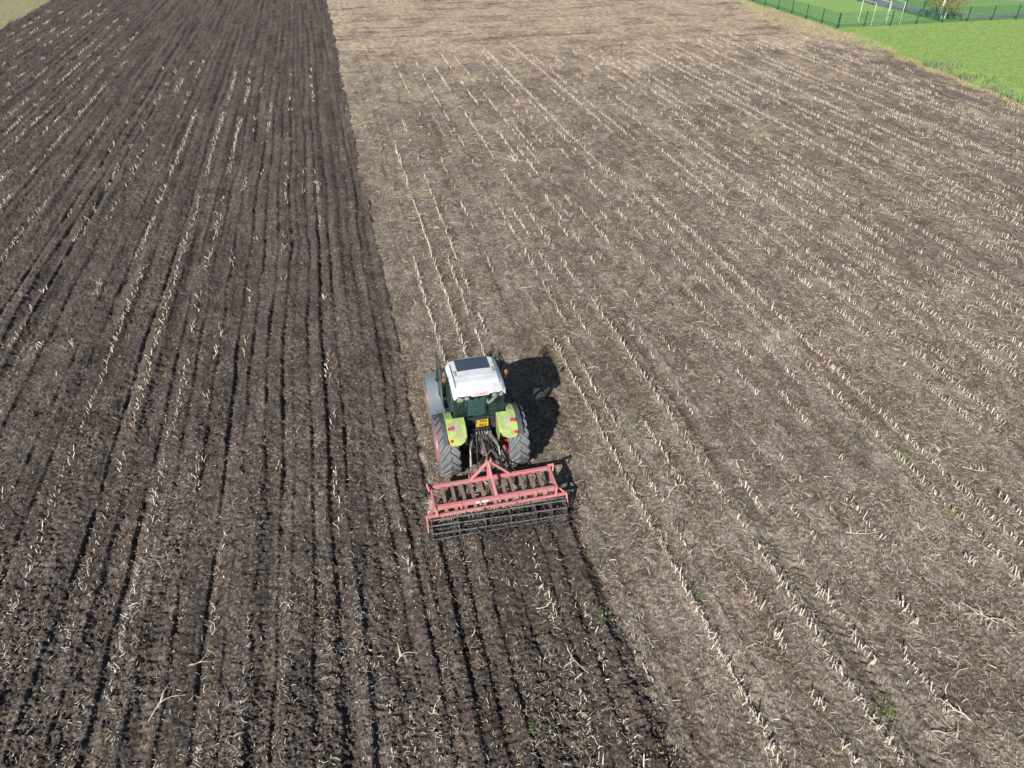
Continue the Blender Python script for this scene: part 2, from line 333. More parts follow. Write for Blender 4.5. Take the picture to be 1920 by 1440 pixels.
class MB:
    def __init__(s): s.v = []; s.f = []
    def add(s, vs, fs):
        k = len(s.v); s.v += [tuple(p) for p in vs]; s.f += [tuple(i + k for i in f) for f in fs]; return s
    def box(s, c, size, rot=None):
        m = Euler(rot).to_matrix() if rot else Matrix.Identity(3); c = Vector(c)
        vs = [c + m @ Vector((sx * size[0] / 2, sy * size[1] / 2, sz * size[2] / 2)) for sx in (-1, 1) for sy in (-1, 1) for sz in (-1, 1)]
        return s.add(vs, [(0, 1, 3, 2), (4, 6, 7, 5), (0, 4, 5, 1), (2, 3, 7, 6), (0, 2, 6, 4), (1, 5, 7, 3)])
    def bar(s, p0, p1, w, h, up=(0, 0, 1), w1=None, h1=None):
        p0 = Vector(p0); p1 = Vector(p1); d = (p1 - p0).normalized(); u = Vector(up)
        if abs(d.dot(u)) > .98: u = Vector((0, 1, 0))
        r = d.cross(u).normalized(); u = r.cross(d); w1 = w1 or w; h1 = h1 or h
        vs = [p0 + r * a * w / 2 + u * b * h / 2 for a, b in ((-1, -1), (1, -1), (1, 1), (-1, 1))] + \
             [p1 + r * a * w1 / 2 + u * b * h1 / 2 for a, b in ((-1, -1), (1, -1), (1, 1), (-1, 1))]
        return s.add(vs, [(3, 2, 1, 0), (4, 5, 6, 7), (0, 1, 5, 4), (1, 2, 6, 5), (2, 3, 7, 6), (3, 0, 4, 7)])
    def tube(s, pts, r, n=8, caps=True):
        pts = [Vector(p) for p in pts]; rs = r if isinstance(r, (list, tuple)) else [r] * len(pts)
        k = len(s.v); ref = None
        for i, p in enumerate(pts):
            d = (pts[min(i + 1, len(pts) - 1)] - pts[max(i - 1, 0)]).normalized()
            if ref is None: ref = d.orthogonal().normalized()
            a = (ref - d * ref.dot(d)); a = a.normalized() if a.length > 1e-5 else d.orthogonal().normalized()
            b = d.cross(a); ref = a
            for j in range(n):
                t = 2 * math.pi * j / n; s.v.append(tuple(p + (a * math.cos(t) + b * math.sin(t)) * rs[i]))
        for i in range(len(pts) - 1):
            for j in range(n):
                s.f.append((k + i * n + j, k + i * n + (j + 1) % n, k + (i + 1) * n + (j + 1) % n, k + (i + 1) * n + j))
        if caps:
            s.f.append(tuple(k + j for j in reversed(range(n)))); e = k + (len(pts) - 1) * n; s.f.append(tuple(e + j for j in range(n)))
        return s
    def prism(s, prof, x0, x1, axis='x'):
        n = len(prof); k = len(s.v)
        for x in (x0, x1):
            for a, b in prof:
                s.v.append((x, a, b) if axis == 'x' else ((a, x, b) if axis == 'y' else (a, b, x)))
        s.f.append(tuple(k + i for i in range(n))); s.f.append(tuple(k + n + i for i in reversed(range(n))))
        for i in range(n): s.f.append((k + i, k + n + i, k + n + (i + 1) % n, k + (i + 1) % n))
        return s
    def lathe(s, prof, n=32, c=(0, 0, 0), axis='x'):
        """prof list of (axial, radius)"""
        k = len(s.v); m = len(prof)
        for j in range(n):
            t = 2 * math.pi * j / n
            for a, r in prof:
                p = (a, r * math.cos(t), r * math.sin(t)) if axis == 'x' else (r * math.cos(t), r * math.sin(t), a)
                s.v.append((p[0] + c[0], p[1] + c[1], p[2] + c[2]))
        for j in range(n):
            for i in range(m - 1):
                s.f.append((k + j * m + i, k + ((j + 1) % n) * m + i, k + ((j + 1) % n) * m + i + 1, k + j * m + i + 1))
        return s
    def strip(s, prof, thick, x0, x1, xs0=None, xs1=None):
        """shell of given thickness following a (y,z) polyline, from x0 to x1"""
        P = [Vector((0, a, b)) for a, b in prof]; outer = []; inner = []
        for i, p in enumerate(P):
            d = (P[min(i + 1, len(P) - 1)] - P[max(i - 1, 0)]).normalized(); nrm = Vector((0, -d.z, d.y))
            outer.append((p.y, p.z)); inner.append((p.y - nrm.y * thick, p.z - nrm.z * thick))
        n = len(P); k = len(s.v)
        for xs in (xs0 or [x0] * n, xs1 or [x1] * n):
            for x, (a, b) in zip(xs, outer): s.v.append((x, a, b))
            for x, (a, b) in zip(xs, inner): s.v.append((x, a, b))
        for i in range(n - 1):
            s.f.append((k + i, k + i + 1, k + 2 * n + i + 1, k + 2 * n + i)); s.f.append((k + n + i, k + 3 * n + i, k + 3 * n + i + 1, k + n + i + 1))
            s.f.append((k + i, k + n + i, k + n + i + 1, k + i + 1)); s.f.append((k + 2 * n + i, k + 2 * n + i + 1, k + 3 * n + i + 1, k + 3 * n + i))
        s.f.append((k, k + 2 * n, k + 3 * n, k + n)); s.f.append((k + n - 1, k + 2 * n - 1, k + 4 * n - 1, k + 3 * n - 1))
        return s
    def mesh(s, name, mat, smooth=False):
        me = bpy.data.meshes.new(name); me.from_pydata(s.v, [], s.f)
        bm = bmesh.new(); bm.from_mesh(me); bmesh.ops.recalc_face_normals(bm, faces=bm.faces); bm.to_mesh(me); bm.free()
        for m in (mat if isinstance(mat, list) else [mat]): me.materials.append(m)
        if smooth: me.polygons.foreach_set('use_smooth', [True] * len(me.polygons))
        return me
    def build(s, name, mat, parent=None, smooth=False, bevel=0.0, auto=None):
        o = link(name, s.mesh(name, mat, smooth or bool(auto)), parent)
        if bevel:
            b = o.modifiers.new('bevel', 'BEVEL'); b.width = bevel; b.segments = 2; b.limit_method = 'ANGLE'; b.angle_limit = R(40)
        if auto: o.data.set_sharp_from_angle(angle=R(auto))
        return o

# ------------------------------------------------------------------ setting: ground to the horizon, fields, meadow
g = MB().add([(-3000, -3000, -.8), (3000, -3000, -.8), (3000, 3000, -.8), (-3000, 3000, -.8)], [(0, 1, 2, 3)])
tag(g.build('ground', M_VERGE), 'green farmland stretching away to the horizon', 'ground', kind='structure')

NX, NT = 1100, 850
tt = np.linspace(0, 1, NT); F_ = fwd_of(tt); ss = np.linspace(-1, 1, NX)
FW = np.repeat(F_[:, None], NX, 1); LT = half_w(FW) * ss[None, :]
GX, GY = to_world(FW, LT); GX = GX.ravel(); GY = GY.ravel(); GZ = height(GX, GY)
ii = np.arange(NT * NX).reshape(NT, NX)
Q = np.stack([ii[:-1, :-1], ii[:-1, 1:], ii[1:, 1:], ii[1:, :-1]], -1).reshape(-1, 4)
cx = GX[Q].mean(1); cyy = GY[Q].mean(1); fr_ = field_right(cyy)
cls = np.ones(len(Q), int)
cls[tilled_mask(cx, cyy)] = 0
right = cx > fr_
cls[right & (cyy > 59.5) & (cx < 46.55)] = 2
cls[right & ((cyy <= 59.5) | (cx >= 46.55))] = 3
cls[(cyy > 65.25) & (cx > 47.0) & (cx <= 58.85)] = 4
cls[(cyy > 65.25) & (cx > 58.85)] = 6
cls[(cx < -29.45 + .25 * (vn(cyy / 2., cx * 0, 9) - .5))] = 5
GV = np.stack([GX, GY, GZ], 1)
for k, name, mat, label, cat in ((0, 'tilled_field', M_SOIL, 'dark freshly worked soil with long furrows left of the tractor', 'field'),
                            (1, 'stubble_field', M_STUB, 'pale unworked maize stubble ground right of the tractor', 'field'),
                            (2, 'dry_grass_margin', M_DRY, 'strip of straw coloured dry grass between stubble and fence', 'grass'),
                            (3, 'meadow', M_MEADOW, 'bright green meadow in front of the fence, top right', 'grass'),
                            (4, 'mown_pitch', M_LAWN, 'striped mown lawn behind the fence under the goal', 'lawn'),
                            (5, 'pale_grass_margin', M_PALE, 'pale green grass margin in the top left corner', 'grass'),
                            (6, 'path_verge', M_VERGE, 'green verge on both sides of the grey path', 'grass')):
    q = Q[cls == k]
    if not len(q): continue
    used, inv = np.unique(q, return_inverse=True)
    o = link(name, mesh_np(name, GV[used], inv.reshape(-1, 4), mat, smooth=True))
    tag(o, label, cat, kind='structure')

# asphalt path beyond the fence
M_PATH = plain('path_asphalt', (.21, .22, .25), .85, var=.18, scale=3., bmp=.3)
def ribbon(left, rightp, z, name, mat):
    n = len(left); V = []; Fc = []
    for (a, b), (c, d) in zip(left, rightp):
        za = float(height(np.array([a]), np.array([b]))[0]) + z; zc = float(height(np.array([c]), np.array([d]))[0]) + z
        V += [(a, b, max(za, zc)), (c, d, max(za, zc)), (a, b, -.3), (c, d, -.3)]
    for i in range(n - 1):
        k = 4 * i; Fc += [(k, k + 1, k + 5, k + 4), (k, k + 4, k + 6, k + 2), (k + 1, k + 3, k + 7, k + 5)]
    m = MB(); m.add(V, Fc); return m.build(name, mat)
pl = [(59.3, 100), (58.9, 90), (58.95, 80), (59.1, 73.5), (59.95, 70.6), (60.95, 68.8), (62.6, 67.6), (65.2, 66.5), (69, 66.4), (76, 66.8), (84, 67.2)]
pr = [(62.6, 100), (62.2, 90), (61.9, 79.5), (61.5, 75), (61.9, 71.6), (62.4, 69.9), (63.6, 68.7), (65.7, 67.8), (69.6, 67.9), (76.5, 68.5), (84, 69)]
tag(ribbon(pl, pr, .04, 'path', M_PATH), 'grey asphalt path curving behind the green fence', 'path', kind='structure')
tag(ribbon([(73.8, 92), (74.2, 82), (75.0, 76.5), (77.5, 74.2), (84, 73.6)], [(75.6, 92), (76, 82), (76.6, 78), (78.6, 76.2), (84, 75.4)], .04, 'path', M_PATH),
    'second grey path in the far top right corner', 'path', kind='structure')

# ------------------------------------------------------------------ straw, stubble, clods
def sample(n, bias=0.0):
    """random places over the land in view, crowding towards the near side where they show"""
    t = RNG.random(n) ** (1 + bias); f = fwd_of(t); l = half_w(f) * RNG.uniform(-1, 1, n)
    x, y = to_world(f, l); return x, y, f
def ribbons(name, x, y, z, length, width, ang, tilt, mat, curl=.25, far=None):
    """flat bent shreds: three cross ribs, four triangles each (two for the far ones)"""
    n = len(x); dx, dy = np.cos(ang), np.sin(ang); cu = RNG.uniform(-curl, curl, n)
    ribs = []
    for k, u in enumerate((-.5, 0, .5)):
        off = cu * length * (u * u * 4) * .5
        px = x + dx * u * length - dy * off; py = y + dy * u * length + dx * off
        pz = z + tilt * u * length + RNG.uniform(-.006, .010, n)
        w = width * (1.0 if k == 1 else .7)
        wa = RNG.uniform(-.7, .7, n)
        ribs.append(((px - dy * w / 2, py + dx * w / 2, pz - wa * w / 2), (px + dy * w / 2, py - dx * w / 2, pz + wa * w / 2)))
    V = np.empty((n, 6, 3))
    for k, (a, b) in enumerate(ribs):
        V[:, 2 * k] = np.stack(a, 1); V[:, 2 * k + 1] = np.stack(b, 1)
    base = np.arange(n)[:, None] * 6
    near = np.ones(n, bool) if far is None else ~far
    f1 = base[near] + np.array([[0, 1, 3, 2]]); f2 = base[near] + np.array([[2, 3, 5, 4]])
    f3 = base[~near] + np.array([[0, 1, 5, 4]])
    return link(name, mesh_np(name, V.reshape(-1, 3), np.concatenate([f1, f2, f3]), mat))
def litter_density(x, y):
    d = .18 + .9 * np.clip(vn(x / 3.2, y / 4.5, 61) * 1.5 - .35, 0, 1) * (.4 + .6 * vn(x / .9, y / 5., 62))
    d = d + .5 * np.exp(-((x - 15 - .12 * y) / 6) ** 2) * vn(x / 1.5, y / 1.5, 63) + .35 * np.clip((y - 60) / 6, 0, 1)
    row = np.zeros_like(x)
    for rx in (5.96, 8.06, 13.25, 14.0, 16.98, 19.12, 26.0, 28.5, 31.2, 34.0, 37.15, 3.0, 12.95, 15.5): row = np.maximum(row, np.exp(-((x - rx) / .16) ** 2))
    trk = np.maximum(np.exp(-((x + .12 * np.sin(y / 5.) - 8.72) / .2) ** 4) * (y < 24), np.exp(-((x + .12 * np.sin(y / 5.) - 5.06) / .17) ** 4) * (y < 36))
    return np.clip(d + .45 * row, 0, 1) * (1 - .88 * trk)

# --- maize stubs standing in rows
ROWS = []                                                  # (x, y0, y1, strength, worked?)
for rx, y0, y1, st in ((5.96, 4.5, 19, 1.0), (6.46, 9, 19, .55), (7.25, 4.5, 30, .42), (8.06, 4.5, 21.5, .95), (8.8, 4.5, 40, .12), (9.5, 4.5, 40, .35), (10.25, 4.5, 45, .3),
                       (11.0, 4.5, 60, .22), (11.75, 4.5, 64, .4), (12.5, 4.5, 64, .35), (13.25, 5, 34, .9), (14.0, 6, 30, .95), (14.75, 6, 64, .3), (15.5, 40, 65, .9),
                       (16.2, 8, 64, .55), (16.98, 12, 36, .9), (17.7, 12, 64, .4), (18.4, 12, 60, .3), (19.12, 13, 40, 1.0), (12.95, 33, 65, 1.0), (5.1, 22, 60, .35), (3.95, 18, 45, .55),
                       (2.28, 18.5, 26, .9), (3.0, 18.5, 40, .95), (3.62, 18.3, 26, .6), (6.7, 20, 62, .5), (7.9, 22, 62, .55), (9.1, 24, 62, .5), (10.0, 30, 63, .45)):
    ROWS.append((rx, y0, y1, st, False))
rx = 19.85; _sr = random.Random(5)
strong = (26.0, 28.5, 31.2, 34.0, 37.15)
while rx < 42.5:
    near = min(abs(rx - s) for s in strong)
    ROWS.append((rx, 10, 63, 1.0 if near < .38 else _sr.uniform(.12, .55), False)); rx += .75
for rx, y0, y1, st in ((2.35, 4.5, 11.2, .6), (3.03, 4.5, 11.2, .95), (3.72, 4.5, 11.3, .65), (4.42, 4.5, 11.3, .8), (.25, 4.5, 14, .45), (-.5, 4.5, 60, .12), (-1.25, 4.5, 60, .25), (-2.0, 4.5, 60, .12),
                       (-2.75, 4.5, 60, .2), (-3.9, 4.5, 60, .28), (-4.7, 4.5, 60, .2), (-5.6, 4.5, 60, .9), (-6.7, 4.5, 60, .95), (-8.0, 6, 28, 1.1), (-8.4, 28, 52, .95), (-9.4, 10, 70, .35),
                       (-10.3, 10, 70, .3), (-11.2, 10, 70, .35), (-12.2, 14, 70, .3), (-13.62, 16, 50, .8), (-15.4, 20, 68, .95), (-16.5, 20, 80, .5), (-17.6, 20, 80, .55), (-18.6, 20, 85, .5),
                       (-19.6, 25, 90, .6), (-20.8, 25, 90, .5), (-22, 25, 95, .65), (-23.2, 30, 95, .5), (-24.4, 30, 95, .6), (-26, 30, 95, .55), (-27.5, 35, 95, .5)):
    ROWS.append((rx, y0, y1, st, True))
x, y, f = sample(740000, .0)
keep = ~tilled_mask(x, y) & (x < field_right(y)) & (x > 0) & (RNG.random(len(x)) < litter_density(x, y) * np.clip(.20 + (f - 8) / 26, .2, 1))
x, y, f = x[keep], y[keep], f[keep]; n = len(x)
# stalks flattened along the rows by the harvester
nr = 5200; rws = np.array([r[0] for r in ROWS if not r[4]]); wts = np.array([r[3] for r in ROWS if not r[4]]); ry = RNG.uniform(4.5, 62, nr) ** 1.0
rxx = rws[RNG.choice(len(rws), nr, p=wts / wts.sum())] + RNG.normal(0, .10, nr); okr = ~tilled_mask(rxx, ry) & (rxx < field_right(ry)); rxx, ry = rxx[okr], ry[okr]; nr = len(rxx)
x = np.concatenate([x, rxx]); y = np.concatenate([y, ry]); f = np.concatenate([f, rxx * sy_ + ry * cy_]); n = len(x)
L = RNG.gamma(1.7, .042, n) + .03 + .16 * (RNG.random(n) < .05); W = RNG.uniform(.005, .013, n) * (1 + .7 * (RNG.random(n) < .08)) * np.clip(f / 17, 1, 2.6); L = L * np.clip(f / 22, 1, 1.7)
L[-nr:] = RNG.uniform(.12, .38, nr); W[-nr:] = RNG.uniform(.012, .024, nr); A = RNG.uniform(0, math.pi, n); A[-nr:] = RNG.normal(math.pi / 2, .6, nr)
tag(ribbons('straw_litter', x, y, height(x, y) + .012, L, W, A, RNG.normal(0, .12, n), M_STRAW, .35, f > 24),
    'chopped straw and leaf shreds strewn over the stubble', 'straw', kind='stuff')
print('straw', n)
x, y, f = sample(390000, .1)
rowish = np.exp(-((np.mod(x - .2, .75) - .375) / .13) ** 2)
dens = .03 + .10 * np.clip((f - 22) / 30, 0, 1) + .15 * np.clip(vn(x / 1.1, y / 1.8, 65) * 2 - .9, 0, 1) + .16 * rowish * vn(x / 1.5, y / 3., 66)
keep = tilled_mask(x, y) & (RNG.random(len(x)) < dens * 1.25)
x, y, f = x[keep], y[keep], f[keep]; n = len(x)
L = RNG.gamma(1.5, .028, n) + .025 + .10 * (RNG.random(n) < .04); W = RNG.uniform(.005, .014, n) * np.clip(f / 22, 1, 2.0)
tag(ribbons('straw_scraps', x, y, height(x, y) + .018, L, W, RNG.uniform(0, math.pi, n), RNG.normal(0, .3, n), M_STRAW, .4, f > 24),
    'pale straw scraps mixed into the dark worked soil', 'straw', kind='stuff')
print('scraps', n)

# clods lying loose on the worked ground
x, y, f = sample(30000, .9)
near_edge = (np.abs(x - .95 + .1) < .35 + .25 * RNG.random(len(x))) | ((y < 12.2) & (x > 4) & (x < 4.5 + .5 * RNG.random(len(x)) ** 2))
keep = (f < 34) & ((tilled_mask(x, y) & (vn(x / .8, y / 1.6, 36) > .35)) | near_edge); x, y, f = x[keep], y[keep], f[keep]; n = len(x)
ico = bmesh.new(); bmesh.ops.create_icosphere(ico, subdivisions=1, radius=1.0)
iv = np.array([v.co[:] for v in ico.verts]); it = np.array([[v.index for v in fc.verts] for fc in ico.faces]); ico.free()
S = RNG.gamma(2., .006, n) + .008
V = iv[None] * (1 + RNG.uniform(-.45, .35, (n, len(iv), 1))) * S[:, None, None] * RNG.uniform(.55, 1.4, (n, 1, 3))
V = V + np.stack([x, y, height(x, y) + S * .35], 1)[:, None]
if n:
    it2 = it[None] + (np.arange(n) * len(iv))[:, None, None]
    tag(link('soil_clods', mesh_np('soil_clods', V.reshape(-1, 3), it2.reshape(-1, 3), M_CLOD)), 'loose dark soil clods lying on the worked furrows', 'soil', kind='stuff')
print('clods', n)

sx, sy, sw, sr = [], [], [], []
for ri, (rx, y0, y1, st, wk) in enumerate(ROWS):
    y1 = y1 + 4 * (random.random() - .6) * (y1 > 55); n = int((y1 - y0) / (.10 if not wk else .12)); yy = np.linspace(y0, y1, n) + RNG.uniform(-.05, .05, n)
    gap = vn(yy / 1.4, yy * 0 + ri * 3.7, 71) * .6 + vn(yy / .45, yy * 0 + ri * 5.1, 72) * .4
    k = gap < .22 + .62 * st * (1 if not wk else .62); yy = yy[k]
    xx = rx + RNG.normal(0, .022 if not wk else .05, len(yy)) + .08 * (vn(yy / 6., yy * 0 + ri, 73) - .5)
    ok = (tilled_mask(xx, yy) == wk) & (xx < field_right(yy) - .3)
    sx.append(xx[ok]); sy.append(yy[ok]); sw.append(np.full(ok.sum(), wk)); sr.append(np.full(ok.sum(), ri))
sx = np.concatenate(sx); sy = np.concatenate(sy); sw = np.concatenate(sw); sr = np.concatenate(sr)
ff = sx * sy_ + sy * cy_; ll = sx * cy_ - sy * sy_
dep = ff * math.cos(R(PITCH)) + CAM_H * math.sin(R(PITCH))
ppx = 960 + FPX * ll / dep; ppy = 720 + FPX * (CAM_H * math.cos(R(PITCH)) - ff * math.sin(R(PITCH))) / dep
inv_ = (np.abs(ppx - 960) < 1180) & (ppy > -30) & (ppy < 1560)
inv_ &= ~((np.abs(sx - TRX) < 1.7) & (sy > 11.0) & (sy < 18.0))
sx, sy, sw, sr, dep, ppx, ppy = (a[inv_] for a in (sx, sy, sw, sr, dep, ppx, ppy))
sz = height(sx, sy); n = len(sx)
order = np.argsort(dep + 100 * ((ppx < 12) | (ppx > 1908) | (ppy > 1432)) + RNG.uniform(0, 1.2, n))
single = np.zeros(n, bool); single[order[:300]] = True

def stub_mesh(name, h, r, lean, seed, sheath=True):
    rg = random.Random(seed); m = MB(); n6 = 6; pts = []; rs = []
    for i in range(4):
        t = i / 3; pts.append((lean * h * t + rg.uniform(-.003, .003), rg.uniform(-.003, .003), -.04 + (h + .04) * t)); rs.append(r * (1.12 - .2 * t))
    m.tube(pts, rs, n6)
    for k in range(4): m.v[-1 - k] = (m.v[-1 - k][0], m.v[-1 - k][1], m.v[-1 - k][2] + rg.uniform(-.03, .025))
    if sheath:
        for q in range(rg.randint(1, 2)):
            a = rg.uniform(0, 6.28); l = rg.uniform(.06, .16); w = r * .9; b = rg.uniform(.02, h * .8)
            d = Vector((math.cos(a), math.sin(a), 0)); s = Vector((-d.y, d.x, 0)); p = Vector((lean * b, 0, b)) + d * r
            vs = []
            for t, dz in ((0, 0), (.5, .03), (1, -.05)):
                c = p + d * l * t + Vector((0, 0, dz)); vs += [c - s * w * (1 - .5 * t), c + s * w * (1 - .5 * t)]
            m.add(vs, [(0, 1, 3, 2), (2, 3, 5, 4)])
    return m.mesh(name, M_STALK)
VAR = [stub_mesh('maize_stub_shape', random.uniform(.12, .22), random.uniform(.0095, .0135), random.uniform(-.2, .2), 100 + k) for k in range(10)]
# names for the rows one can point at
def row_name(rx, wk):
    if wk:
        if rx > 4.2: return 'at the right edge of the strip behind the cultivator'
        if rx > 3.4: return 'second row from the right in the strip behind the cultivator'
        if rx > 2.7: return 'in the middle row of the strip behind the cultivator'
        if rx > 1.5: return 'in the leftmost row of the strip behind the cultivator'
        if rx > -2: return 'half buried just left of the strip behind the cultivator'
        if rx > -6: return 'half buried in the furrows at bottom left of the photo'
        return 'standing in the far left worked furrows near the bottom left corner'
    if rx < 6.2: return 'in the dense first stubble row right of the cultivator'
    if rx < 7.0: return 'in the thin stubble row just right of the dense first one'
    if rx < 7.7: return 'in the sparse stubble row between the two dense near rows'
    if rx < 8.5: return 'in the second dense stubble row right of the cultivator'
    if rx < 11.5: return 'in a sparse row among straw in the lower right stubble'
    return 'in the stubble near the lower right edge of the photo'
for i in order[:300]:
    rx, y0, y1, st, wk = ROWS[sr[i]]
    o = link('maize_stub', random.choice(VAR)); o.location = (sx[i], sy[i], sz[i])
    lean = .5 if wk else .17
    o.rotation_euler = (random.gauss(0, lean), random.gauss(0, lean), random.uniform(0, 6.28)); s_ = random.uniform(.8, 1.2) * (.72 if wk else 1); o.scale = (s_, s_, s_ * random.uniform(.55, 1.35))
    place = row_name(rx, wk)
    tag(o, 'pale cut maize stub ' + place, 'maize stub', 'maize stubs ' + place)
# all further stubs, as one mass
rest = np.where(~single)[0]; n = len(rest); x, y, z, wk = sx[rest], sy[rest], sz[rest], sw[rest]
hgt = RNG.uniform(.07, .21, n) * np.where(wk, .8, 1); rad = RNG.uniform(.010, .015, n)
lx = RNG.normal(0, 1, n) * np.where(wk, .5, .22) * hgt; ly = RNG.normal(0, 1, n) * np.where(wk, .5, .22) * hgt
V = np.empty((n, 8, 3)); 
for j in range(4):
    a = math.pi / 2 * j + .5
    V[:, j] = np.stack([x + rad * 1.1 * math.cos(a), y + rad * 1.1 * math.sin(a), z - .05], 1)
    V[:, 4 + j] = np.stack([x + lx + rad * .85 * math.cos(a), y + ly + rad * .85 * math.sin(a), z + hgt + RNG.uniform(-.02, .02, n)], 1)
fc = np.array([[j, (j + 1) % 4, 4 + (j + 1) % 4, 4 + j] for j in range(4)] + [[4, 5, 6, 7]])
Fq = (np.arange(n) * 8)[:, None, None] + fc[None]
tag(link('maize_stubble', mesh_np('maize_stubble', V.reshape(-1, 3), Fq.reshape(-1, 4), M_STALK)), 'rows of further cut maize stubs across the whole field', 'maize stubble', kind='stuff')
print('stubs', n)

# ------------------------------------------------------------------ machine materials
DUST = (.26, .22, .175)
P_WHITE = plain('roof_white', (.62, .645, .68), .4, var=.07, scale=3., dust=(4., .48, .74, (.48, .47, .445)))
P_LIME = plain('lime_paint', (.35, .46, .125), .38, var=.10, dust=(5., .44, .68, (.26, .26, .165)), coat=.3)
P_BLACK = plain('black_plastic', (.028, .032, .034), .55, var=.25, dust=(7., .55, .8, (.10, .095, .085)))
P_FRAME = plain('cab_frame', (.020, .032, .034), .4, var=.2)
P_EDGE = plain('fender_rubber', (.055, .06, .07), .6, var=.2, dust=(7., .5, .8, (.14, .13, .12)))
P_GREY = plain('grey_mudguard', (.155, .19, .215), .5, var=.10, dust=(6., .55, .85, (.26, .26, .25)))
P_METAL = plain('greasy_metal', (.055, .055, .058), .45, .5, var=.4, scale=14., dust=(11., .52, .7, (.17, .155, .14)))
P_STEEL = plain('worn_steel', (.34, .34, .35), .4, .6, var=.35, scale=12., dust=(9., .5, .72, (.16, .135, .11)))
P_TYRE = plain('tyre_rubber', (.140, .150, .158), .65, var=.2, scale=9., bmp=.1, dust=(5., .48, .78, (.17, .165, .155)))
P_RIM = plain('rim_red', (.50, .085, .07), .45, var=.1, dust=(6., .58, .85, (.40, .16, .12)))
P_PINK = plain('faded_red_paint', (.60, .175, .200), .5, var=.16, scale=5., bmp=.1, dust=(5., .43, .64, (.36, .235, .215)))
P_RUST = plain('rusty_tine', (.27, .17, .15), .7, .2, var=.3, scale=12., dust=(9., .45, .7, (.20, .16, .13)))
P_ROLL = plain('roller_steel', (.18, .17, .165), .4, .35, var=.4, scale=12., dust=(8., .5, .75, (.10, .085, .075)))
P_ORANGE = plain('amber_lens', (.24, .075, .04), .2, var=.1, coat=.5)
P_RED = plain('red_lens', (.62, .035, .02), .25, var=.08, coat=.4)
P_LENS = plain('clear_lens', (.42, .44, .48), .15, .3, var=.1)
P_LAMP = plain('lamp_glass', (.62, .64, .64), .08, .6, var=.1)
P_YELLOW = plain('plate_yellow', (.52, .34, .02), .4, var=.03)
P_BLUE = plain('plate_blue', (.02, .07, .45), .4, var=.05)
P_TXTBLK = plain('plate_black', (.012, .012, .012), .5, var=.1)
P_TXTRED = plain('letter_red', (.62, .035, .03), .4, var=.05)
P_STICK = plain('white_sticker', (.72, .70, .67), .5, var=.1, scale=30.)
P_SEAT = plain('seat_fabric', (.085, .10, .10), .9, var=.25, scale=20.)
P_HATCH = plain('hatch_glass', (.050, .072, .098), .12, var=.12, scale=4., spec=.6)
G_CAB = glass_mat('tinted_glass', (.80, .93, .92), diffuse=((.08, .17, .165), .06))
G_DOOR = glass_mat('door_glass', (.74, .86, .84), diffuse=((.16, .21, .20), .14))

def lettering(name, text, size, mat, parent, loc, rot, sx=1.0, thick=.002):
    cu = bpy.data.curves.new(name, 'FONT'); cu.body = text; cu.size = size; cu.align_x = 'CENTER'; cu.align_y = 'CENTER'; cu.extrude = thick; cu.offset = size * .012
    tmp = bpy.data.objects.new(name, cu); col.objects.link(tmp)
    dg = bpy.context.evaluated_depsgraph_get(); me = bpy.data.meshes.new_from_object(tmp.evaluated_get(dg)); bpy.data.objects.remove(tmp)
    me.materials.clear(); me.materials.append(mat)
    o = link(name, me, parent); o.location = loc; o.rotation_euler = rot; o.scale = (sx, 1, 1); return o

# ------------------------------------------------------------------ tractor
tr = tag(empty('tractor', (TRX, TRY, 0)), 'lime green and white farm tractor with both cab doors swung forward', 'tractor')

def tyre(m, R_, w, nl, lugh, side_r):
    """carcass plus chevron lugs, axle along x"""
    m.lathe([(-w * .42, side_r), (-w * .5, side_r + (R_ - side_r) * .35), (-w * .5, R_ - lugh - .05), (-w * .44, R_ - lugh - .012), (0, R_ - lugh),
             (w * .44, R_ - lugh - .012), (w * .5, R_ - lugh - .05), (w * .5, side_r + (R_ - side_r) * .35), (w * .42, side_r)], 56)
    for s in (-1, 1):
        for k in range(nl):
            a0 = 2 * math.pi * (k + (.5 if s > 0 else 0)) / nl
            prev = None; sec = []
            for t in (0, .35, .7, 1.0):
                x = s * (-.03 + (w * .5 + .03) * t); a = a0 + (.30 * t + .10 * t * t)      # sweeps down the back of the wheel from the middle
                hw_ = .058 + .012 * t; top = R_ - (.012 if t == 1.0 else 0); bot = R_ - lugh - .035
                da = hw_ / R_
                ring = [(x, bot, a - da * 1.25), (x, bot, a + da * 1.25), (x, top, a + da * .8), (x, top, a - da * .8)]
                sec.append([(xx, -rr * math.sin(-aa) * -1, rr * math.cos(aa)) for xx, rr, aa in ring])
            k0 = len(m.v)
            for r in sec: m.v += r
            for i in range(3):
                for j in range(4): m.f.append((k0 + 4 * i + j, k0 + 4 * i + (j + 1) % 4, k0 + 4 * i + 4 + (j + 1) % 4, k0 + 4 * i + 4 + j))
            m.f.append((k0, k0 + 1, k0 + 2, k0 + 3)); m.f.append((k0 + 15, k0 + 14, k0 + 13, k0 + 12))
    return m
def rim(m, r, w, out):
    """dished disc, open to the outside (out = +1 right / -1 left)"""
    prof = [(-w * .46, r), (-w * .46, r - .03), (-w * .38, r - .055), (w * .30, r - .055), (w * .46, r - .03), (w * .46, r)]
    m.lathe([(a * out, q) for a, q in prof], 40)
    m.lathe([(w * .22 * out, r - .05), (w * .10 * out, r * .62), (w * .02 * out, r * .45), (w * .18 * out, r * .40), (w * .20 * out, .001)], 40)
    for k in range(8):
        a = 2 * math.pi * k / 8; m.tube([(w * .03 * out, math.cos(a) * r * .52, math.sin(a) * r * .52), (w * .12 * out, math.cos(a) * r * .52, math.sin(a) * r * .52)], .018, 6)
    return m
